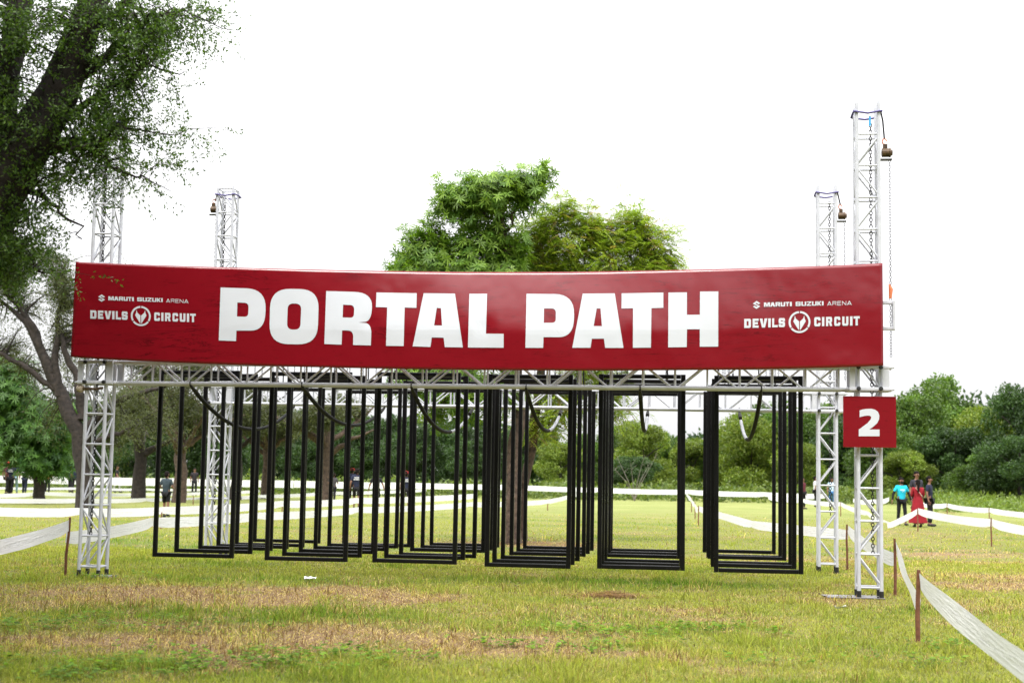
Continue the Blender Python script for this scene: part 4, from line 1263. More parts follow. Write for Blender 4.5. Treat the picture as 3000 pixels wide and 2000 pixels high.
def logo(mp, parent):
    """logo drawn in its own measure; mp takes it to the picture, then bmap onto the vinyl"""
    full = lambda x, y: bmap(*mp(x, y))
    def word(name, spec, y0, y1, s, t, c):
        polys = []
        for ch, xa, xb in spec:
            sx = s if ch != 'I' else .4
            for g in [glyph(ch, sx * 1.0, t, c)]:
                polys.append([[(xa + px * (xb - xa), y0 + py * (y1 - y0)) for px, py in l] for l in g])
        flat_print(name, polys, full, parent, M['print'], 120)
    word('lettering', [('D',35,160),('E',190,300),('V',322,462),('I',478,525),('L',552,655),('S',672,790)], 338, 505, .36, .25, .14)
    word('lettering', [('C',1330,1445),('I',1473,1517),('R',1548,1660),('C',1700,1812),('U',1848,1962),('I',1992,2038),('T',2058,2172)], 335, 505, .36, .25, .14)
    word('lettering', [('M',400,512),('A',516,606),('R',614,700),('U',710,792),('T',800,868),('I',880,916)], 42, 122, .32, .25, .1)
    word('lettering', [('S',985,1080),('U',1092,1182),('Z',1192,1276),('U',1288,1376),('K',1386,1462),('I',1472,1502)], 42, 122, .30, .22, .12)
    word('lettering', [('A',1570,1652),('R',1668,1738),('E',1758,1824),('N',1845,1922),('A',1935,2025)], 50, 126, .11, .15, .06)
    flat_print('emblem', [[[(265,10),(335,58),(298,72),(262,48),(240,60),(332,112),(262,157),(193,112),(228,98),(265,122),(288,110),(194,58)]]], full, parent, M['print'], 120)
    polys = []
    cx, cy = 1058, 419
    for a0, a1 in ((93, 211), (217, 323), (329, 447)):
        o = []
        for k in range(15):
            a = R(a0 + (a1 - a0) * k / 14); o.append((cx + 202 * math.cos(a), cy - 202 * math.sin(a)))
        for k in range(15):
            a = R(a1 + (a0 - a1) * k / 14); o.append((cx + 166 * math.cos(a), cy - 166 * math.sin(a)))
        polys.append([o])
    h = [(972,296),(988,352),(1050,408),(1050,566),(1040,562),(942,404),(962,362)]
    polys.append([h]); polys.append([[(2 * cx - x, y) for x, y in h][::-1]])
    flat_print('emblem', polys, full, parent, M['print'], 120)
logo(lambda x, y: (260 + x / 6.9176, 860 + (y + .035 * (x - 35)) / 6.9176), banner_root)
kk = 338 / 2135.0
def mpR(x, y):
    px = 2180.3 + (x - 35) * kk
    return px, 934.5 + (y - 340) * kk - .0226 * (px - 2180.3)
logo(mpR, banner_root)

# number sign
sy = FRc.y - 0.28
sgc = at(2547.5, 1236.5, sy)
sgn = empty('number_sign', sgc, ANG)
c0, c1 = at(2472, 1162, sy), at(2623, 1311, sy)
hw, hh = (c1.x - c0.x) / 2 / math.cos(ANG), (c0.z - c1.z) / 2
MB().box((0, 0, 0), (hw * 2, 0.02, hh * 2)).build('board', M['banner'], sgn)
MB().box((0, 0, hh + 0.006), (hw * 2, 0.03, 0.012)).build('edge', M['banner'], sgn)
for z in (-.2, .2):
    MB().bar((-0.2, 0.035, z), (0.2, 0.035, z), 0.03, 0.03).build('bracket', M['alu_block'], sgn)
k8 = 2.851
two = [(197,432),(218,425),(250,420),(290,419),(322,427),(345,445),(356,475),(354,508),(338,540),(310,566),(275,592),(358,592),(358,648),(190,648),(190,592),(225,566),(262,537),(286,508),(291,488),(281,478),(262,476),(232,479),(197,488)]
def smap(px, py):
    p = at(px, py, sy) - sgc
    return Vector((p.x / math.cos(ANG), -0.014, p.z))
flat_print('numeral', [[[(2450 + x / k8, 1050 + y / k8) for x, y in two]]], smap, sgn, M['print'], 4000)
tag(sgn, 'square red sign with white numeral 2 on the right front tower', 'sign')

# ------------------------------------------------------------------ portals: six columns, six rows of hanging frames
def chain_mesh(length, link_l=0.034, wire=0.0035, wid=0.011, seg=8):
    mb = MB()
    n = max(1, int(length / (link_l * 0.78)))
    for i in range(n):
        z = -i * link_l * 0.78
        pts = []
        for k in range(seg):
            a = 2 * math.pi * k / seg
            x = wid * math.cos(a); zz = z - link_l / 2 + link_l / 2 * math.sin(a)
            pts.append(Vector((x, 0, zz)) if i % 2 == 0 else Vector((0, x, zz)))
        V = []; Fc = []
        m = 3
        for k in range(seg):
            t = (pts[(k + 1) % seg] - pts[k - 1]).normalized()
            nrm = Vector((0, 1, 0)) if i % 2 == 0 else Vector((1, 0, 0))
            b = t.cross(nrm)
            for j in range(m):
                a = 2 * math.pi * j / m
                V.append(pts[k] + (nrm * math.cos(a) + b * math.sin(a)) * wire)
        for k in range(seg):
            for j in range(m):
                Fc.append((k * m + j, k * m + (j + 1) % m, ((k + 1) % seg) * m + (j + 1) % m, ((k + 1) % seg) * m + j))
        mb.add(V, Fc)
    return mb.mesh('chain')
FW, FH = 1.25, 2.79
BWd, BTk = 0.066, 0.058
bar_v = MB().bar((0, 0, 0), (0, 0, FH), BWd, BTk).mesh('side_bar'); bar_v.materials.append(M['black_steel'])
bar_h = MB().bar((0, 0, 0), (FW - 2 * BWd - 0.004, 0, 0), BWd * 0.92, BTk * 0.92).mesh('cross_bar'); bar_h.materials.append(M['black_steel'])
ch_short = chain_mesh(0.46); ch_short.materials.append(M['chain'])
eye = MB().tube([(0, 0, 0), (0, 0, 0.03)], 0.012, 6).mesh('eyelet'); eye.materials.append(M['chain'])
def make_frame(center, yaw, tilt):
    root = empty('portal_frame', center, yaw)
    root.rotation_euler = (0, tilt, yaw)
    for x in (-FW / 2 + BWd / 2, FW / 2 - BWd / 2):
        o = link('side_bar', bar_v, root); o.location = (x, 0, 0)
    for nm, z in (('bottom_bar', BWd / 2 * 0.92), ('top_bar', FH - BWd / 2 * 0.92)):
        o = link(nm, bar_h, root); o.location = (-FW / 2 + BWd + 0.002, 0, z)
    for x in (-0.36, 0.36):
        o = link('eyelet', eye, root); o.location = (x, 0, FH)
        o = link('chain', ch_short, root); o.location = (x, 0, FH + 0.48)
    return root
# front row corners (bottom left, bottom right) and rear row, measured in the photograph
FRONT = [((443, 1629), (683, 1634)), ((775, 1636), (1017, 1645)), ((1089, 1643), (1333, 1654)), ((1420, 1655), (1670, 1663)), ((1750, 1664), (2005, 1671)), ((2092, 1672), (2352, 1678))]
REAR = [(739, 938), (1003, 1196), (1261, 1461), (1534, 1736), (1790, 1990), (2061, 2275)]
ROWV = 4.55
ORD = ['front', 'second', 'third', 'fourth', 'fifth', 'rearmost']
CORD = ['first', 'second', 'third', 'fourth', 'fifth', 'sixth']
colx = []
for ci in range(6):
    (lx, ly), (rx, ry) = FRONT[ci]
    # depth of the front row on the rig's own line, just behind the front beam
    cpx = (lx + rx) / 2
    def depth_for(cpx, off):
        Y = 21.0
        for _ in range(12):
            X = x_at(cpx, Y, 0.3)
            s = (Vector((X, Y, 0)) - FLc)
            Y += (off - s.dot(Vv)) / Vv.y
        return Vector((x_at(cpx, Y, 0.3), Y, 0))
    c_f = depth_for(cpx, 0.33)
    c_r = depth_for((REAR[ci][0] + REAR[ci][1]) / 2, 0.33 + ROWV)
    zf = at(cpx, (ly + ry) / 2, c_f.y).z
    colx.append((c_f, c_r))
    for ri in range(6):
        t = ri / 5
        c = c_f.lerp(c_r, t)
        j = random.Random(ci * 10 + ri)
        c = c + U * j.uniform(-0.02, 0.02)
        c.z = zf - 0.008 + j.uniform(-0.012, 0.012) if ri == 0 else zf + j.uniform(-0.02, 0.02)
        yaw = ANG + R(j.uniform(-1.5, 1.5))
        if ri == 0: yaw = ANG + R(1.0 if ci in (0, 1, 2) else 0)
        f = make_frame(c, yaw, R(j.uniform(-0.15, 0.15)))
        tag(f, 'black steel portal frame hanging on chains, %s of the %s column from the left' % (ORD[ri] + (' one' if ri < 5 else ' one'), CORD[ci]), 'portal frame', 'black portal frames hanging between the truss beams')
# pipes the frames hang from, resting on short posts on the beams
for ci, (cf, cr) in enumerate(colx):
    for si, sx in enumerate((-0.36, 0.36)):
        d = (cr - cf).normalized()
        a = cf - d * 0.33 + U * sx; b = cr + d * 0.70 + U * sx
        a = Vector((a.x, a.y, 3.62)); b = Vector((b.x, b.y, 3.62))
        o = empty('hanging_pipe', a)
        MB().tube([(0, 0, 0), b - a], 0.024, 8).build('pipe', M['black_steel'], o, True)
        for p, zt in ((d * 0.02, 3.20), (b - a - d * 0.05, 3.15)):
            MB().tube([Vector((p.x, p.y, zt - 3.62)), Vector((p.x, p.y, -0.02))], 0.012, 6).build('post', M['black_steel'], o)
        tag(o, 'black pipe carrying the frames of the %s column, on its %s side' % (CORD[ci], ('left', 'right')[si]), 'pipe', 'pipes the portal frames hang from')

# six sagging hoses from the front beam to the rear beam
HOSE = [((558, 1122), (862, 1195), (752, 1258)), ((885, 1127), (1127, 1196), (1035, 1246)), ((1205, 1130), (1385, 1200), (1325, 1266)), ((1541, 1133), (1645, 1208), (1608, 1262)), ((1875, 1136), (1898, 1206), (1888, 1262)), ((2230, 1140), (2166, 1208), (2190, 1288))]
for hi, (pf, pr, pb) in enumerate(HOSE):
    Yf = depth_for(pf[0], -0.15).y; Yr = depth_for(pr[0], (BLc - FLc).dot(Vv) - 0.15).y
    a = at(pf[0], pf[1], Yf); b = at(pr[0], pr[1], Yr)
    a = Vector((a.x, a.y, 2.84)); b = Vector((b.x, b.y, 2.79))
    # sag chosen so that the lowest visible point falls where the photo shows it
    pts = []
    zmid = at(pb[0], pb[1], Yf * 0.45 + Yr * 0.55).z
    sag = (a.z + b.z) / 2 - zmid
    N = 22
    for k in range(N + 1):
        t = k / N
        p = a.lerp(b, t); p.z -= 4 * sag * t * (1 - t) * 1.0
        pts.append(p - a)
    root = empty('sagging_hose', a)
    kf = int(N * 0.62)
    MB().tube(pts[1:kf + 1], 0.031, 8).build('hose', M['hose'], root, True)
    MB().tube(pts[kf:N - 1], 0.029, 8).build('sleeve', M['grey_hose'] if hi > 1 else M['hose'], root, True)
    for q, p0 in ((pts[0], pts[2]), (pts[-1], pts[-3])):
        q = Vector(q); p0 = Vector(p0)
        m2 = MB()
        rr_ = 0.032
        ring = [q + Vector((0, rr_ * 1.1 * math.cos(6.28 * k / 10), rr_ * 1.1 * math.sin(6.28 * k / 10) + 0.03)) for k in range(11)]
        m2.tube(ring, 0.009, 6)
        m2.tube([q, q.lerp(p0, 0.35), q.lerp(p0, 0.7)], [0.018, 0.03, 0.034], 8)
        m2.build('shackle', M['chain'], root, True)
    tag(root, 'thick black hose sagging from front beam to rear beam beside the %s portal column' % CORD[hi] if hi < 4 else
        ('short looking hose loop hanging inside the %s portal column' % CORD[hi]), 'hose', 'hoses sagging between the two beams')

# ------------------------------------------------------------------ chain hoists
def make_hoist(tw, base, H, side, z_body, label, chain_to=0.55, tagc=False):
    root = empty('chain_hoist', base + Vector((0, 0, 0)), ANG)
    x = side * 0.245
    # sling round the tower head
    hd = H - 0.12
    for y in (-0.19, 0.19):
        MB().tube([(-0.19, y, hd), (0.0, y, hd - 0.03), (0.19, y, hd)], 0.014, 6).build('sling', M['strap'], root, True)
    for xx in (-0.19, 0.19):
        MB().tube([(xx, -0.19, hd), (xx, 0, hd + 0.01), (xx, 0.19, hd)], 0.016, 6).build('sling', M['strap'], root, True)
    MB().tube([(side * 0.19, -0.1, hd), (side * 0.215, -0.1, hd - 0.12), (side * 0.235, -0.1, z_body + 0.3)], 0.012, 6).build('sling', M['chain'], root, True)
    hk = MB(); hk.tube([(side * 0.235 + 0.03 * math.cos(a), -0.1, z_body + 0.26 + 0.04 * math.sin(a)) for a in np.linspace(0, 5.2, 9)], 0.009, 6)
    hk.build('hook', M['hoist_orange'], root, True)
    bd = MB(); bd.tube([(x - 0.05, -0.1, z_body + 0.1), (x - 0.045, -0.1, z_body + 0.1), (x + 0.045, -0.1, z_body + 0.1), (x + 0.05, -0.1, z_body + 0.1)], [0.04, 0.062, 0.062, 0.04], 14)
    bd.box((x, -0.1, z_body + 0.19), (0.06, 0.05, 0.06)); bd.build('gear_case', M['hoist_brown'], root, False)
    w = MB(); w.tube([(x + 0.05, -0.1, z_body + 0.1), (x + 0.075, -0.1, z_body + 0.1), (x + 0.08, -0.1, z_body + 0.1), (x + 0.1, -0.1, z_body + 0.1)], [0.066, 0.066, 0.045, 0.04], 14)
    w.build('hand_wheel', M['hoist_brown'], root)
    MB().box((x + 0.01, -0.1, z_body + 0.0), (0.16, 0.08, 0.02)).build('guard', M['rubber'], root)
    cm = chain_mesh(z_body - 3.3, 0.05, 0.004, 0.014, 8); c = link('hand_chain', cm, root, M['chain']); c.location = (x + 0.06, -0.1, z_body)
    cm = chain_mesh(H - 0.3 - chain_to, 0.062, 0.0075, 0.02, 8); c = link('load_chain', cm, root, M['chain']); c.location = (0.055 * side, 0.0, H - 0.25)
    if tagc:
        MB().box((0.03, -0.17, hd - 0.14), (0.03, 0.006, 0.14)).build('tag', M['blue_tag'], root)
    tag(root, label, 'chain hoist', 'chain hoists at the tower heads')
make_hoist(towers[1], FRc, 6.90, 1, 6.10, 'brown chain hoist at the head of the right front tower', 0.55, True)
make_hoist(towers[3], BRc, 6.77, 1, 6.14, 'brown chain hoist at the head of the rear right tower', 0.95)
make_hoist(towers[2], BLc, 6.92, -1, 6.42, 'chain hoist hanging left of the rear left tower head', 0.9)
make_hoist(towers[0], FLc, 6.92, -1, 6.3, 'chain hoist of the left front tower, hidden in the leaves', 0.55)
# white bracket that peeps out behind the right end of the banner
bk = empty('hoist_bracket', FRc + Vector((0, 0, 3.72)), ANG)
MB().bar((0.16, -0.1, 0), (0.36, -0.1, 0), 0.05, 0.05).build('arm', M['alu_block'], bk)
MB().bar((0.16, -0.1, 0.36), (0.36, -0.1, 0.36), 0.05, 0.05).build('arm', M['alu_block'], bk)
MB().box((0.345, -0.1, 0.18), (0.03, 0.14, 0.40)).build('plate', M['alu_block'], bk)
MB().tube([(0.30, -0.1, 0.42), (0.31, -0.1, 0.55), (0.29, -0.1, 0.62)], [0.02, 0.03, 0.012], 8).build('hook', M['hoist_orange'], bk, True)
tag(bk, 'white metal bracket peeping out behind the right end of the banner', 'bracket')
rp = empty('ratchet_strap', FLc + Vector((0, 0, 2.80)), ANG)
MB().tube([(-0.19, -0.19, -0.02), (0, -0.2, -0.03), (0.12, -0.19, -0.01)], 0.02, 6).build('webbing', M['hoist_brown'], rp, True)
MB().ellipsoid((-0.24, -0.16, -0.02), (0.07, 0.06, 0.06), 9, 6).build('knot', M['rope'], rp)
tag(rp, 'knotted beige strap under the left sleeve block', 'strap')

# ------------------------------------------------------------------ stakes and barrier tape
stake_n = 0
def stake(px, pytop, pybase, label, D=None, r=0.019, lean=0.0):
    b = ground(px, pybase)
    top = at(px, pytop, b.y)
    h = top.z
    o = empty('wooden_stake', (b.x, b.y, 0))
    rr2 = random.Random(int(px * 7 + pybase))
    m = MB(); m.tube([(0, 0, -0.08), (rr2.uniform(-.008, .008), 0, h * .35), (rr2.uniform(-.012, .012) + lean * .5, 0, h * .7), (lean, 0, h)], [r, r * 1.05, r * .95, r * .8], 7)
    m.build('stick', M['wood_stake'], o, True)
    tag(o, label, 'stake', 'wooden stakes holding the barrier tape')
    return Vector((b.x, b.y, h))
def tape(name_label, nodes, width=0.2, group='white barrier tape lines', sag=0.05):
    """nodes: list of (x, y, ztop)"""
    o = empty('barrier_tape', nodes[0])
    base = Vector(nodes[0])
    for a, b in zip(nodes[:-1], nodes[1:]):
        a, b = Vector(a), Vector(b)
        L = (b - a).length
        n = max(6, min(40, int(L / 0.35)))
        V = []; uv = []
        d = (b - a); d.z = 0; d.normalize(); side = Vector((-d.y, d.x, 0))
        for i in range(n + 1):
            t = i / n
            s = 4 * t * (1 - t)
            p = a.lerp(b, t)
            # the tape is gathered at the stakes and opens out between them
            w = width * (0.80 + 0.2 * min(1, s * 3))
            tw = 0.05 * math.sin(t * 9 + a.x) * width
            q = p + Vector((0, 0, -sag * s))
            V.append(q - base + side * (0.022 + tw)); V.append(q - base + side * (0.022 - tw) - Vector((0, 0, w)))
            uv.append((t * L, 1)); uv.append((t * L, 0))
        Fc = [(2 * i, 2 * i + 2, 2 * i + 3, 2 * i + 1) for i in range(n)]
        me = bpy.data.meshes.new('tape_span'); me.from_pydata([tuple(v) for v in V], [], Fc)
        ul = me.uv_layers.new(name='UVMap')
        for pl in me.polygons:
            pl.use_smooth = True
            for li in pl.loop_indices: ul.data[li].uv = uv[me.loops[li].vertex_index]
        link('tape_span', me, o, M['tape'])
    tag(o, name_label, 'barrier tape', group)
    return o
def gp(px, pytop, pybase):
    b = ground(px, pybase); t = at(px, pytop, b.y); return (b.x, b.y, t.z)
# right lane, near side
s1 = stake(2690, 1668, 1882, 'nearest brown stake, right foreground, where the wide tape starts', r=0.024, lean=0.01)
s2 = stake(2622, 1576, 1746, 'brown stake just right of the right front tower', r=0.021)
s3 = stake(2482, 1535, 1670, 'brown stake between the two right hand towers')
s4 = stake(2046, 1480, 1541, 'small stake right of the fifth portal column, nearest of its line')
s5 = stake(2036, 1470, 1519, 'thin stake in the line right of the fifth column, second in line')
s6 = stake(2026, 1456, 1500, 'thin stake in the line right of the fifth column, third in line')
off = ground(3060, 2230); offz = 0.62
tape('wide white tape running from the nearest stake out at bottom right', [(s1.x, s1.y, s1.z - 0.03), (off.x, off.y, 0.56)], 0.21, sag=0.03)
tape('white tape dropping from the stake by the tower to the nearest stake', [(s2.x, s2.y, s2.z - 0.04), (s1.x, s1.y, s1.z - 0.30)], 0.2, sag=0.04)
tape('white tape passing behind the right front tower', [(s3.x, s3.y, s3.z - 0.02), (s2.x, s2.y, s2.z - 0.22)], 0.2)
tape('white tape from mid field to the stake between the right hand towers', [(s4.x, s4.y, s4.z - 0.02), (*ground(2200, 1592).xy, 0.56), (s3.x, s3.y, s3.z - 0.10)], 0.2, sag=0.0)
tape('white tape receding along the small stakes right of the fifth column', [(s4.x, s4.y, s4.z - .05), (s5.x, s5.y, s5.z), (s6.x, s6.y, s6.z), (*ground(2012, 1480).xy, 0.75)], 0.2)
# far line of tape across the field in front of the trees
def far_z(px, py, D): return at(px, py, D)
q = [at(p, y, 87.0) for p, y in ((1180, 1415), (1500, 1419), (1760, 1428), (2015, 1434), (2240, 1441), (2420, 1446))]
tape('far white tape along the foot of the trees, behind the portals', [tuple(v) for v in q], 0.30, sag=0.03)
q = [at(p, y, D) for p, y, D in ((2250, 1452, 74), (2350, 1460, 70), (2462, 1470, 66), (2540, 1496, 60), (2604, 1528, 52.5))]
tape('white tape coming forward between the right hand towers towards the man in turquoise', [tuple(v) for v in q], 0.2)
s7 = stake(2689, 1488, 1556, 'thin stake in front of the woman in the red dress')
s8 = stake(2905, 1516, 1600, 'brown stake at the right, right of the people, nearer line')
s8b = stake(2463, 1470, 1512, 'thin stake between the two right hand towers, further back')
tape('white tape rising in front of the red dress', [(*at(2598, 1532, 47.5).xy, at(2598, 1532, 47.5).z), (s7.x, s7.y, s7.z)], 0.2, sag=0.02)
tape('white tape running right from the red dress to the right edge', [(s7.x, s7.y, s7.z), (s8.x, s8.y, s8.z - .03), (*at(3090, 1548, 33).xy, at(3090, 1548, 33).z)], 0.22)
s9 = stake(2775, 1474, 1506, 'thin stake right of the people, further line')
s10 = stake(2898, 1487, 1522, 'thin stake at the far right, further line')
tape('thin white tape at the far right, behind the people', [(*at(2700, 1470, 68).xy, at(2700, 1470, 68).z), (s9.x, s9.y, s9.z), (s10.x, s10.y, s10.z), (*at(3080, 1504, 55).xy, at(3080, 1504, 55).z)], 0.22)
q = [at(p, y, 80.0) for p, y in ((2500, 1460), (2560, 1462), (2605, 1456))]
tape('short far white tape behind the man in turquoise', [tuple(v) for v in q], 0.25, sag=.06)

# left side lanes
m1 = stake(192, 1514, 1686, 'brown stake left of the left front tower', r=0.021, lean=0.03)
m2 = stake(472, 1500, 1548, 'stake seen through the first portal column in front of the man in grey')
m3 = stake(826, 1466, 1506, 'stake seen behind the second portal column')
m4 = stake(1604, 1463, 1496, 'small stake right of the central tree trunk')
m5 = stake(98, 1438, 1458, 'far stake at the left, near the dark shirted people')
m6 = stake(1078, 1434, 1458, 'far stake behind the second portal column, right part')
m7 = stake(566, 1450, 1478, 'far stake behind the rear left tower')
tape('near white tape running out of the picture at the left edge', [(m1.x, m1.y, m1.z - 0.04), (*at(-60, 1590, 18.0).xy, at(-60, 1590, 18.0).z)], 0.2, sag=0.03)
q = [(m1.x, m1.y, m1.z - 0.22)] + [tuple(at(p, y, D)) for p, y, D in ((450, 1515, 27), (760, 1500, 36), (1050, 1485, 45), (1380, 1470, 54), (1604, 1463, 62), (1700, 1440, 76))]
tape('long white tape running behind the portals from the left tower stake', q, 0.2, sag=0.03)
def row(label, pts, w=0.2, sag=0.03):
    tape(label, [tuple(at(p, y, D)) for p, y, D in pts], w, sag=sag)
row('second white tape row from the left edge, behind the left front tower', [(-80, 1482, 38), (230, 1487, 38), (480, 1484, 40), (830, 1466, 46), (1043, 1458, 52), (1400, 1445, 64)], 0.23)
row('third white tape row at the left, second from the left edge upwards', [(-80, 1457, 52), (240, 1459, 54), (430, 1458, 66), (600, 1455, 74), (760, 1449, 74), (960, 1440, 76), (1250, 1431, 80)], 0.17)
row('fourth white tape row at the left, bent at the far stake', [(-80, 1445, 64), (97, 1442, 64)], 0.17)
row('fifth white tape row at the left, starting at the far stake', [(97, 1437, 66), (240, 1443, 68), (420, 1443, 78), (600, 1440, 80), (760, 1434, 82)], 0.16)
row('sixth white tape row, behind the dark shirted people at left', [(-80, 1424, 80), (240, 1427, 80), (430, 1430, 82), (620, 1430, 84)], 0.13)
# white cloth band along the far left edge of the field
band = empty('cloth_barrier', at(-150, 1390, 87.5))
bz = Vector(band.location)
for i, (pa, pb) in enumerate(((-150, 180), (182, 520), (522, 860), (862, 1180), (1182, 1500))):
    a, b = at(pa, 1391 + pa * 0.0185, 87.5), at(pb, 1391 + pb * 0.0185, 87.5)
    hgt = [0.46, 0.48, 0.44, 0.42, 0.34][i]
    mbb = MB(); n = 8
    Vb = []; 
    for k in range(n + 1):
        p = a.lerp(b, k / n) - bz
        wv = 0.03 * math.sin(k * 1.7 + i)
        Vb += [p + Vector((0, wv, -0.03 * math.sin(math.pi * k / n))), p + Vector((0, -wv, -hgt))]
    mbb.add(Vb, [(2 * k, 2 * k + 2, 2 * k + 3, 2 * k + 1) for k in range(n)])
    me = mbb.mesh('cloth_panel', True)
    ul = me.uv_layers.new(name='UVMap')
    link('cloth_panel', me, band, M['paper'])
tag(band, 'tall white cloth barrier along the far left side of the field', 'cloth barrier')

# litter and a tuft of dead grass
def crumpled(px, py, sx, sy, seed, label):
    g = ground(px, py)
    o = empty('paper_scrap', (g.x, g.y, 0.06))
    r = random.Random(seed); V = []; Fc = []
    for j in range(4):
        for i in range(5):
            V.append(((i / 4 - .5) * sx, (j / 3 - .5) * sy, r.uniform(-0.015, 0.035)))
    Fc = [(j * 5 + i, j * 5 + i + 1, j * 5 + i + 6, j * 5 + i + 5) for j in range(3) for i in range(4)]
    m = MB(); m.add(V, Fc); m.build('scrap', M['paper'], o)
    tag(o, label, 'litter')
def dead_heap(px, py, w, h, n, seed, label):
    g = ground(px, py); r = np.random.default_rng(seed)
    x = g.x + r.normal(size=n) * w * .45; y = g.y + r.normal(size=n) * w * .3
    z = h * np.exp(-((x - g.x) / (w * .5)) ** 2) * r.random(n)
    a = r.random(n) * 6.28; L = 0.05 + 0.09 * r.random(n)
    d = np.stack([np.cos(a) * L, np.sin(a) * L, (r.random(n) - .4) * .04], 1); sd = np.stack([-np.sin(a), np.cos(a), r.random(n) * .5], 1) * .003
    P = np.stack([x, y, z + .01], 1)
    V = np.stack([P - sd, P + sd, P + d + sd, P + d - sd], 1).reshape(-1, 3)
    me = mesh_np('dead_grass', V, [np.arange(n * 4).reshape(n, 4)])
    set_col(me, np.repeat(np.array([0.28, 0.17, 0.09]) * (0.3 + 1.1 * r.random((n, 1))), 4, 0))
    tag(link('dead_grass', me, None, M['grass']), label, 'dead grass', kind='stuff')
dead_heap(1790, 1746, 0.55, 0.05, 900, 1, 'small heap of dead brown grass in front of the fifth column')
dead_heap(1560, 1595, 2.6, 0.05, 1600, 2, 'dead leaves and grass at the foot of the central tree')
dead_heap(2770, 1505, 1.1, 0.12, 500, 3, 'brown clod of earth and dead grass right of the people')
crumpled(908, 1706, 0.17, 0.16, 3, 'crumpled white paper on the grass below the second portal column')
crumpled(2463, 1794, 0.15, 0.12, 5, 'white paper scrap on the grass in front of the base plate')

# ------------------------------------------------------------------ people
def skin_obj(name, joints, edges, parent, mat, sub=1, extra=None):
    keys = list(joints.keys()); ix = {k: i for i, k in enumerate(keys)}
    me = bpy.data.meshes.new(name)
    me.from_pydata([joints[k][0] for k in keys], [(ix[a], ix[b]) for a, b in edges], [])
    tmp = bpy.data.objects.new('tmp', me); col.objects.link(tmp)
    md = tmp.modifiers.new('skin', 'SKIN')
    md.use_smooth_shade = True
    for i, k in enumerate(keys):
        sv = me.skin_vertices[0].data[i]
        rr = joints[k][1]
        sv.radius = (rr, rr) if not hasattr(rr, '__len__') else rr
        sv.use_root = (i == 0)
    sb = tmp.modifiers.new('sub', 'SUBSURF'); sb.levels = sub; sb.render_levels = sub
    dg = bpy.context.evaluated_depsgraph_get()
    m2 = bpy.data.meshes.new_from_object(tmp.evaluated_get(dg))
    m2.name = name
    bpy.data.objects.remove(tmp)
    if extra is not None:
        bm = bmesh.new(); bm.from_mesh(m2); bm.from_mesh(extra); bm.to_mesh(m2); bm.free()
        m2.polygons.foreach_set('use_smooth', [True] * len(m2.polygons))
    m2.materials.clear()
    return link(name, m2, parent, mat)
SK = mat_noise('skin', (0.16, 0.075, 0.045), (0.21, 0.10, 0.062), 12, 0.55)
HAIR = mat_noise('hair', (0.005, 0.004, 0.0035), (0.012, 0.009, 0.008), 50, 0.8, spec=0.08)
_cm = {}
def cloth(c):
    if c not in _cm: _cm[c] = mat_noise('cloth', tuple(v * 0.8 for v in c), tuple(min(1, v * 1.15) for v in c), 9, 0.85, spec=0.2)
    return _cm[c]
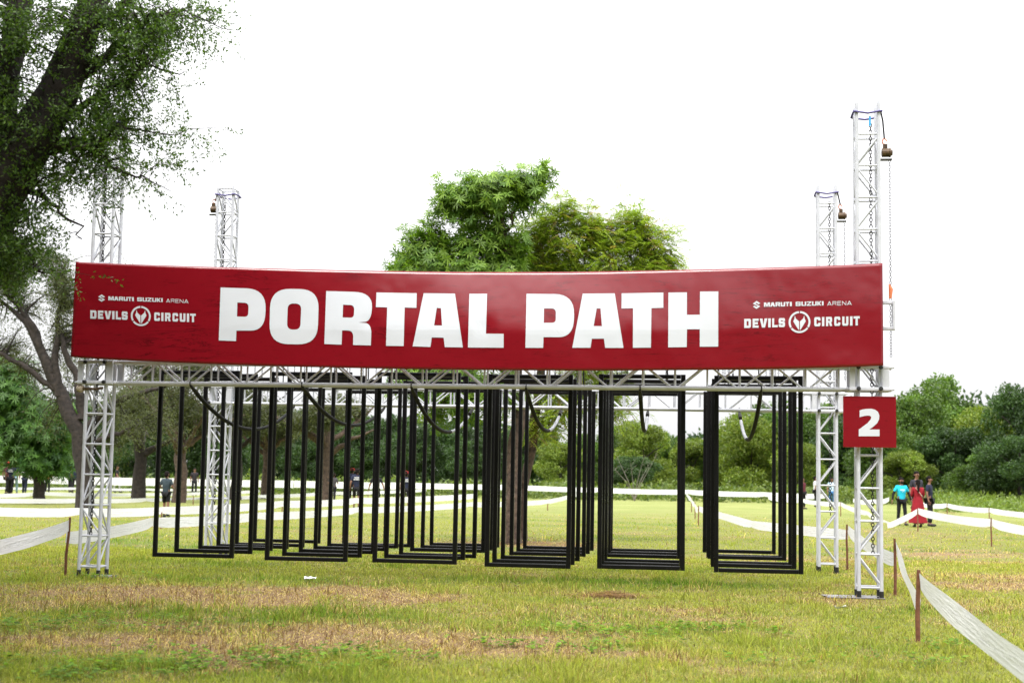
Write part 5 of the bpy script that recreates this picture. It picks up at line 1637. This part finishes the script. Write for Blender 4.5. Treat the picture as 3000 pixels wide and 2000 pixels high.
def person(px, D, h, face, label, shirt, trousers, cap=None, stride=0.0, arms='down', skirt=None, stripe=False, sleeves='short', legs='long', beard=False, bag=False, logo_front=False, arm_c=None, group=None, z=0.0):
    x = x_at(px, D, 1.0)
    root = empty('person', (x, D, z), face)
    k = h / 1.72
    root.scale = (k, k, k)
    st = stride
    J = {'pelvis': ((0, 0, .95), (.15, .11)), 'waist': ((0, 0, 1.10), (.135, .10)), 'chest': ((0, .005, 1.32), (.165, .115)), 'neckb': ((0, .01, 1.45), .06), 'neck': ((0, -.005, 1.52), .052), 'jaw': ((0, -.022, 1.575), .068), 'head': ((0, -.01, 1.64), (.082, .095)), 'crown': ((0, 0, 1.70), .06)}
    E = [('pelvis', 'waist'), ('waist', 'chest'), ('chest', 'neckb'), ('neckb', 'neck'), ('neck', 'jaw'), ('jaw', 'head'), ('head', 'crown')]
    hands = MB()
    for sd, n in ((-1, 'l'), (1, 'r')):
        f = st * sd
        J['hip' + n] = ((.09 * sd, 0, .90), .09); J['knee' + n] = ((.10 * sd, -.03 - .22 * f, .50 + .02 * abs(f)), .058)
        J['ank' + n] = ((.11 * sd, .0 - .34 * f, .09 + (0.05 if f < 0 else 0)), .038); J['toe' + n] = ((.12 * sd, -.15 - .34 * f, .035), .035)
        J['sho' + n] = ((.175 * sd, .01, 1.405), .058)
        if arms == 'down': el, wr = (.235 * sd, .03, 1.13), (.25 * sd, -.03, .90)
        elif arms == 'bent': el, wr = (.25 * sd, .05 + .08 * f, 1.14), (.20 * sd, -.16 + .1 * f, 1.12)
        elif arms == 'swing': el, wr = (.25 * sd, .02 + .16 * f, 1.14), (.27 * sd, -.08 + .26 * f, .95)
        elif arms == 'front': el, wr = (.23 * sd, -.02, 1.15), (.08 * sd, -.20, 1.18)
        else: el, wr = (.30 * sd, .03, 1.15), (.36 * sd, -.02, .93)
        J['elb' + n] = (el, .043); J['wri' + n] = (wr, .028)
        w = Vector(wr); d = (w - Vector(el)).normalized()
        pm = w + d * .075
        J['palm' + n] = (tuple(pm), (.036, .02))
        E += [('pelvis', 'hip' + n), ('hip' + n, 'knee' + n), ('knee' + n, 'ank' + n), ('ank' + n, 'toe' + n), ('chest', 'sho' + n), ('sho' + n, 'elb' + n), ('elb' + n, 'wri' + n), ('wri' + n, 'palm' + n)]
        sideways = Vector((0, 1, 0)) if abs(d.y) < .8 else Vector((0, 0, 1))
        for q, ln in ((-.027, .062), (-.009, .072), (.009, .068), (.027, .055)):
            a = pm + d * .02 + sideways * q
            hands.tube([a, a + d * ln * .5, a + d * ln + Vector((-.012 * sd, 0, 0))], [.009, .008, .006], 5)
        a = w + d * .04 + sideways * -.03
        hands.tube([a, a + d * .03 + sideways * -.022, a + d * .055 + sideways * -.028], [.010, .009, .007], 5)
    hands.ellipsoid((0, -.108, 1.615), (.012, .02, .022), 6, 4)          # nose
    for sd in (-1, 1): hands.ellipsoid((.088 * sd, 0, 1.62), (.012, .02, .03), 6, 4)   # ears
    skin_obj('body', J, E, root, SK, 1, hands.mesh('hands'))
    fc = MB()
    for sd in (-1, 1): fc.ellipsoid((.032 * sd, -.095, 1.635), (.014, .01, .008), 6, 4)
    fc.box((0, -.098, 1.573), (.045, .012, .008))
    for sd in (-1, 1): fc.box((.033 * sd, -.1, 1.655), (.035, .012, .008))
    fc.build('face', HAIR, root)
    # shirt
    g = .022
    def grow(nm, dr): 
        rr = J[nm][1]
        return (J[nm][0], tuple(v + dr for v in rr)) if hasattr(rr, '__len__') else (J[nm][0], rr + dr)
    SJ = {'hem': ((0, 0, .85), (.168, .128)), 'pelvis': ((0, 0, .95), (.168, .128)), 'waist': grow('waist', g), 'chest': grow('chest', g), 'neckb': (J['neckb'][0], .068)}
    SE = [('hem', 'pelvis'), ('pelvis', 'waist'), ('waist', 'chest'), ('chest', 'neckb')]
    for n in 'lr':
        SJ['sho' + n] = grow('sho' + n, .018)
        e = Vector(J['sho' + n][0]).lerp(Vector(J['elb' + n][0]), .8 if sleeves == 'short' else 1.0)
        SJ['elb' + n] = (tuple(e), .06 if sleeves == 'short' else .056)
        SE += [('chest', 'sho' + n), ('sho' + n, 'elb' + n)]
        if sleeves == 'long':
            w = Vector(J['elb' + n][0]).lerp(Vector(J['wri' + n][0]), .95)
            SJ['wri' + n] = (tuple(w), .042); SE.append(('elb' + n, 'wri' + n))
    skin_obj('shirt', SJ, SE, root, cloth(shirt), 1)
    if arm_c:
        for n in 'lr':
            m = MB(); m.tube([J['sho' + n][0], J['elb' + n][0], Vector(J['elb' + n][0]).lerp(Vector(J['wri' + n][0]), .98)], [.05, .05, .036], 8)
            m.build('arm_sleeve', cloth(arm_c), root, True)
    if skirt:
        m = MB(); n = 20
        prof = [(1.12, .15), (.98, .19), (.75, .23), (.45, .29), (.16, .36)]
        V = []
        for z0, r0 in prof:
            for i in range(n):
                a = 6.283 * i / n
                rr = r0 * (1 + .07 * math.sin(a * 6) * (1.1 - z0))
                V.append((rr * math.cos(a), rr * .75 * math.sin(a), z0))
        Fc = [(j * n + i, j * n + (i + 1) % n, (j + 1) * n + (i + 1) % n, (j + 1) * n + i) for j in range(4) for i in range(n)]
        m.add(V, Fc).build('skirt', cloth(skirt), root, True)
    else:
        TJ = {'pelvis': ((0, 0, .95), (.158, .12))}; TE = []
        for n in 'lr':
            TJ['hip' + n] = (J['hip' + n][0], .098)
            if legs == 'short':
                e = Vector(J['hip' + n][0]).lerp(Vector(J['knee' + n][0]), .92); TJ['knee' + n] = (tuple(e), .085); TE += [('pelvis', 'hip' + n), ('hip' + n, 'knee' + n)]
            else:
                TJ['knee' + n] = (J['knee' + n][0], .075)
                e = Vector(J['knee' + n][0]).lerp(Vector(J['ank' + n][0]), .95); TJ['ank' + n] = (tuple(e), .058)
                TE += [('pelvis', 'hip' + n), ('hip' + n, 'knee' + n), ('knee' + n, 'ank' + n)]
        skin_obj('trousers', TJ, TE, root, cloth(trousers), 1)
    for n in 'lr':
        a, b = Vector(J['ank' + n][0]), Vector(J['toe' + n][0])
        m = MB(); m.tube([a + Vector((0, .05, -.04)), a + Vector((0, .01, -.035)), b + Vector((0, 0, .005)), b + Vector((0, -.05, 0))], [.035, .048, .045, .025], 8)
        m.build('shoe', cloth((.03, .03, .03)), root, True)
    m = MB(); m.ellipsoid((0, .022, 1.675), (.094, .098, .085), 12, 6, -.02, .5)
    m.ellipsoid((0, .055, 1.62), (.088, .07, .09), 10, 6)
    m.build('hair', HAIR, root, True)
    if skirt:
        MB().tube([(0, .11, 1.62), (0.02, .15, 1.45), (0.03, .15, 1.25)], [.05, .045, .02], 8).build('plait', HAIR, root, True)
    if beard:
        MB().ellipsoid((0, -.05, 1.565), (.066, .06, .05), 10, 6).build('beard', HAIR, root, True)
    if cap:
        m = MB(); m.ellipsoid((0, .005, 1.67), (.104, .112, .095), 12, 5, -.03, .5)
        m.tube([(-.05, -.10, 1.675), (0, -.15, 1.67), (.05, -.10, 1.675)], .012, 5)
        m.build('cap', cloth(cap), root, True)
    if stripe:
        MB().box((0, .145, 1.36), (.20, .012, .035)).build('print', cloth((.7, .7, .7)), root)
        MB().box((0, .148, 1.28), (.26, .012, .03)).build('print', cloth((.7, .7, .7)), root)
    if logo_front:
        MB().box((-.02, -.143, 1.30), (.17, .01, .035)).build('print', cloth((.7, .75, .8)), root)
        MB().box((.0, -.146, 1.245), (.10, .01, .018)).build('print', cloth((.7, .75, .8)), root)
    if bag:
        MB().tube([(-.13, .13, 1.12), (0.0, .15, 1.3), (.12, .12, 1.45)], .012, 6).build('bag_strap', cloth((.5, .4, .32)), root, True)
        MB().tube([(.17, -.1, .80), (.19, -.12, .72), (.17, -.1, .62)], [.03, .06, .04], 8).build('handbag', cloth((.02, .02, .02)), root, True)
    tag(root, label, 'person', group)
    return root
NV = (.018, .022, .045); BK = (.012, .012, .014)
person(2641, 51, 1.66, R(8), 'man in turquoise T-shirt and black trousers facing the camera', (.02, .45, .60), BK, beard=True, logo_front=True, stride=.25, arms='away', arm_c=BK, sleeves='short')
person(2689, 49.5, 1.60, R(180), 'woman in long dark red dress seen from behind', (.23, .012, .02), BK, skirt=(.23, .012, .02), sleeves='long', arms='front', bag=True)
person(2723, 50.6, 1.72, R(60), 'man in navy shirt bending beside the woman in red', NV, BK, arms='down')
person(2686, 53, 1.90, R(20), 'tall man whose face shows above the woman in red', (.03, .03, .04), BK, arms='down')
person(2389, 80, 1.68, R(90), 'person in white shirt and black trousers left of the rear right tower', (.6, .6, .62), BK)
person(2437, 78, 1.62, R(0), 'person in pale blue shirt and jeans behind the rear right tower', (.45, .6, .75), (.04, .13, .3))
person(2352, 74, 1.60, R(40), 'person in dark red behind the rightmost portal bar', (.10, .02, .03), BK)
person(488, 47, 1.46, R(170), 'man in mottled grey blue shirt and dark shorts seen from behind', (.035, .05, .06), BK, legs='short', arms='bent', stride=.3)
person(570, 82, 1.55, R(20), 'person in black tunic standing beyond the tapes, left of the rear left tower', (.03, .025, .03), BK, arms='down', group=None)
G = 'people in dark team shirts walking among the tapes'
RED = (.5, .02, .02)
person(22, 76, 1.70, R(150), 'person in red cap and maroon shirt, leftmost of the walkers', (.06, .012, .02), BK, cap=RED, arms='swing', stride=.5, group=G)
person(33, 74, 1.68, R(180), 'bareheaded person in navy shirt in front of the leftmost red caps', NV, BK, stripe=True, arms='swing', stride=.5, group=G)
person(43, 78, 1.70, R(185), 'person in red cap and navy shirt, second red cap from the left', NV, (.2, .3, .35), cap=RED, stripe=True, arms='swing', stride=-.5, group=G)
person(73, 76, 1.62, R(180), 'person in red cap and black shirt, third red cap from the left', BK, NV, cap=RED, stripe=True, arms='swing', stride=.4, group=G)
person(140, 80, 1.50, R(180), 'walker in orange half hidden by the drooping leaves', (.4, .08, .03), BK, arms='swing', group=G)
person(207, 86, 1.68, R(175), 'left one of two walkers just left of the left front tower', NV, BK, stripe=True, arms='swing', stride=.4, group=G)
person(221, 84, 1.62, R(185), 'right one of two walkers just left of the left front tower', NV, BK, arms='swing', stride=-.4, group=G)
person(343, 88, 1.62, R(90), 'person in black between left front tower and first portal', BK, (.4, .4, .4), arms='swing', stride=.5, group=G)
person(782, 88, 1.60, R(180), 'walker in dark red just right of the rear left tower', (.12, .02, .03), BK, arms='swing', group=G)
person(977, 68, 1.46, R(175), 'jogger in grey shirt and black leggings behind the second column', (.06, .055, .06), BK, arms='bent', stride=.6, group=G)
person(1032, 71, 1.68, R(180), 'walker in red cap half hidden behind the big navy shirt', NV, BK, cap=RED, arms='swing', stride=.4, group=G)
person(1045, 60, 1.66, R(182), 'walker in navy shirt with white lines across the back and shorts', NV, BK, stripe=True, arms='swing', stride=.5, legs='short', group=G)
person(1103, 60, 1.55, R(178), 'walker in black shirt and shorts right of the navy one', BK, BK, stripe=True, arms='away', stride=-.4, legs='short', group=G)
person(1190, 62, 1.58, R(180), 'walker in red cap and navy shirt behind the third column', NV, BK, cap=RED, stripe=True, arms='swing', stride=.5, legs='short', group=G)
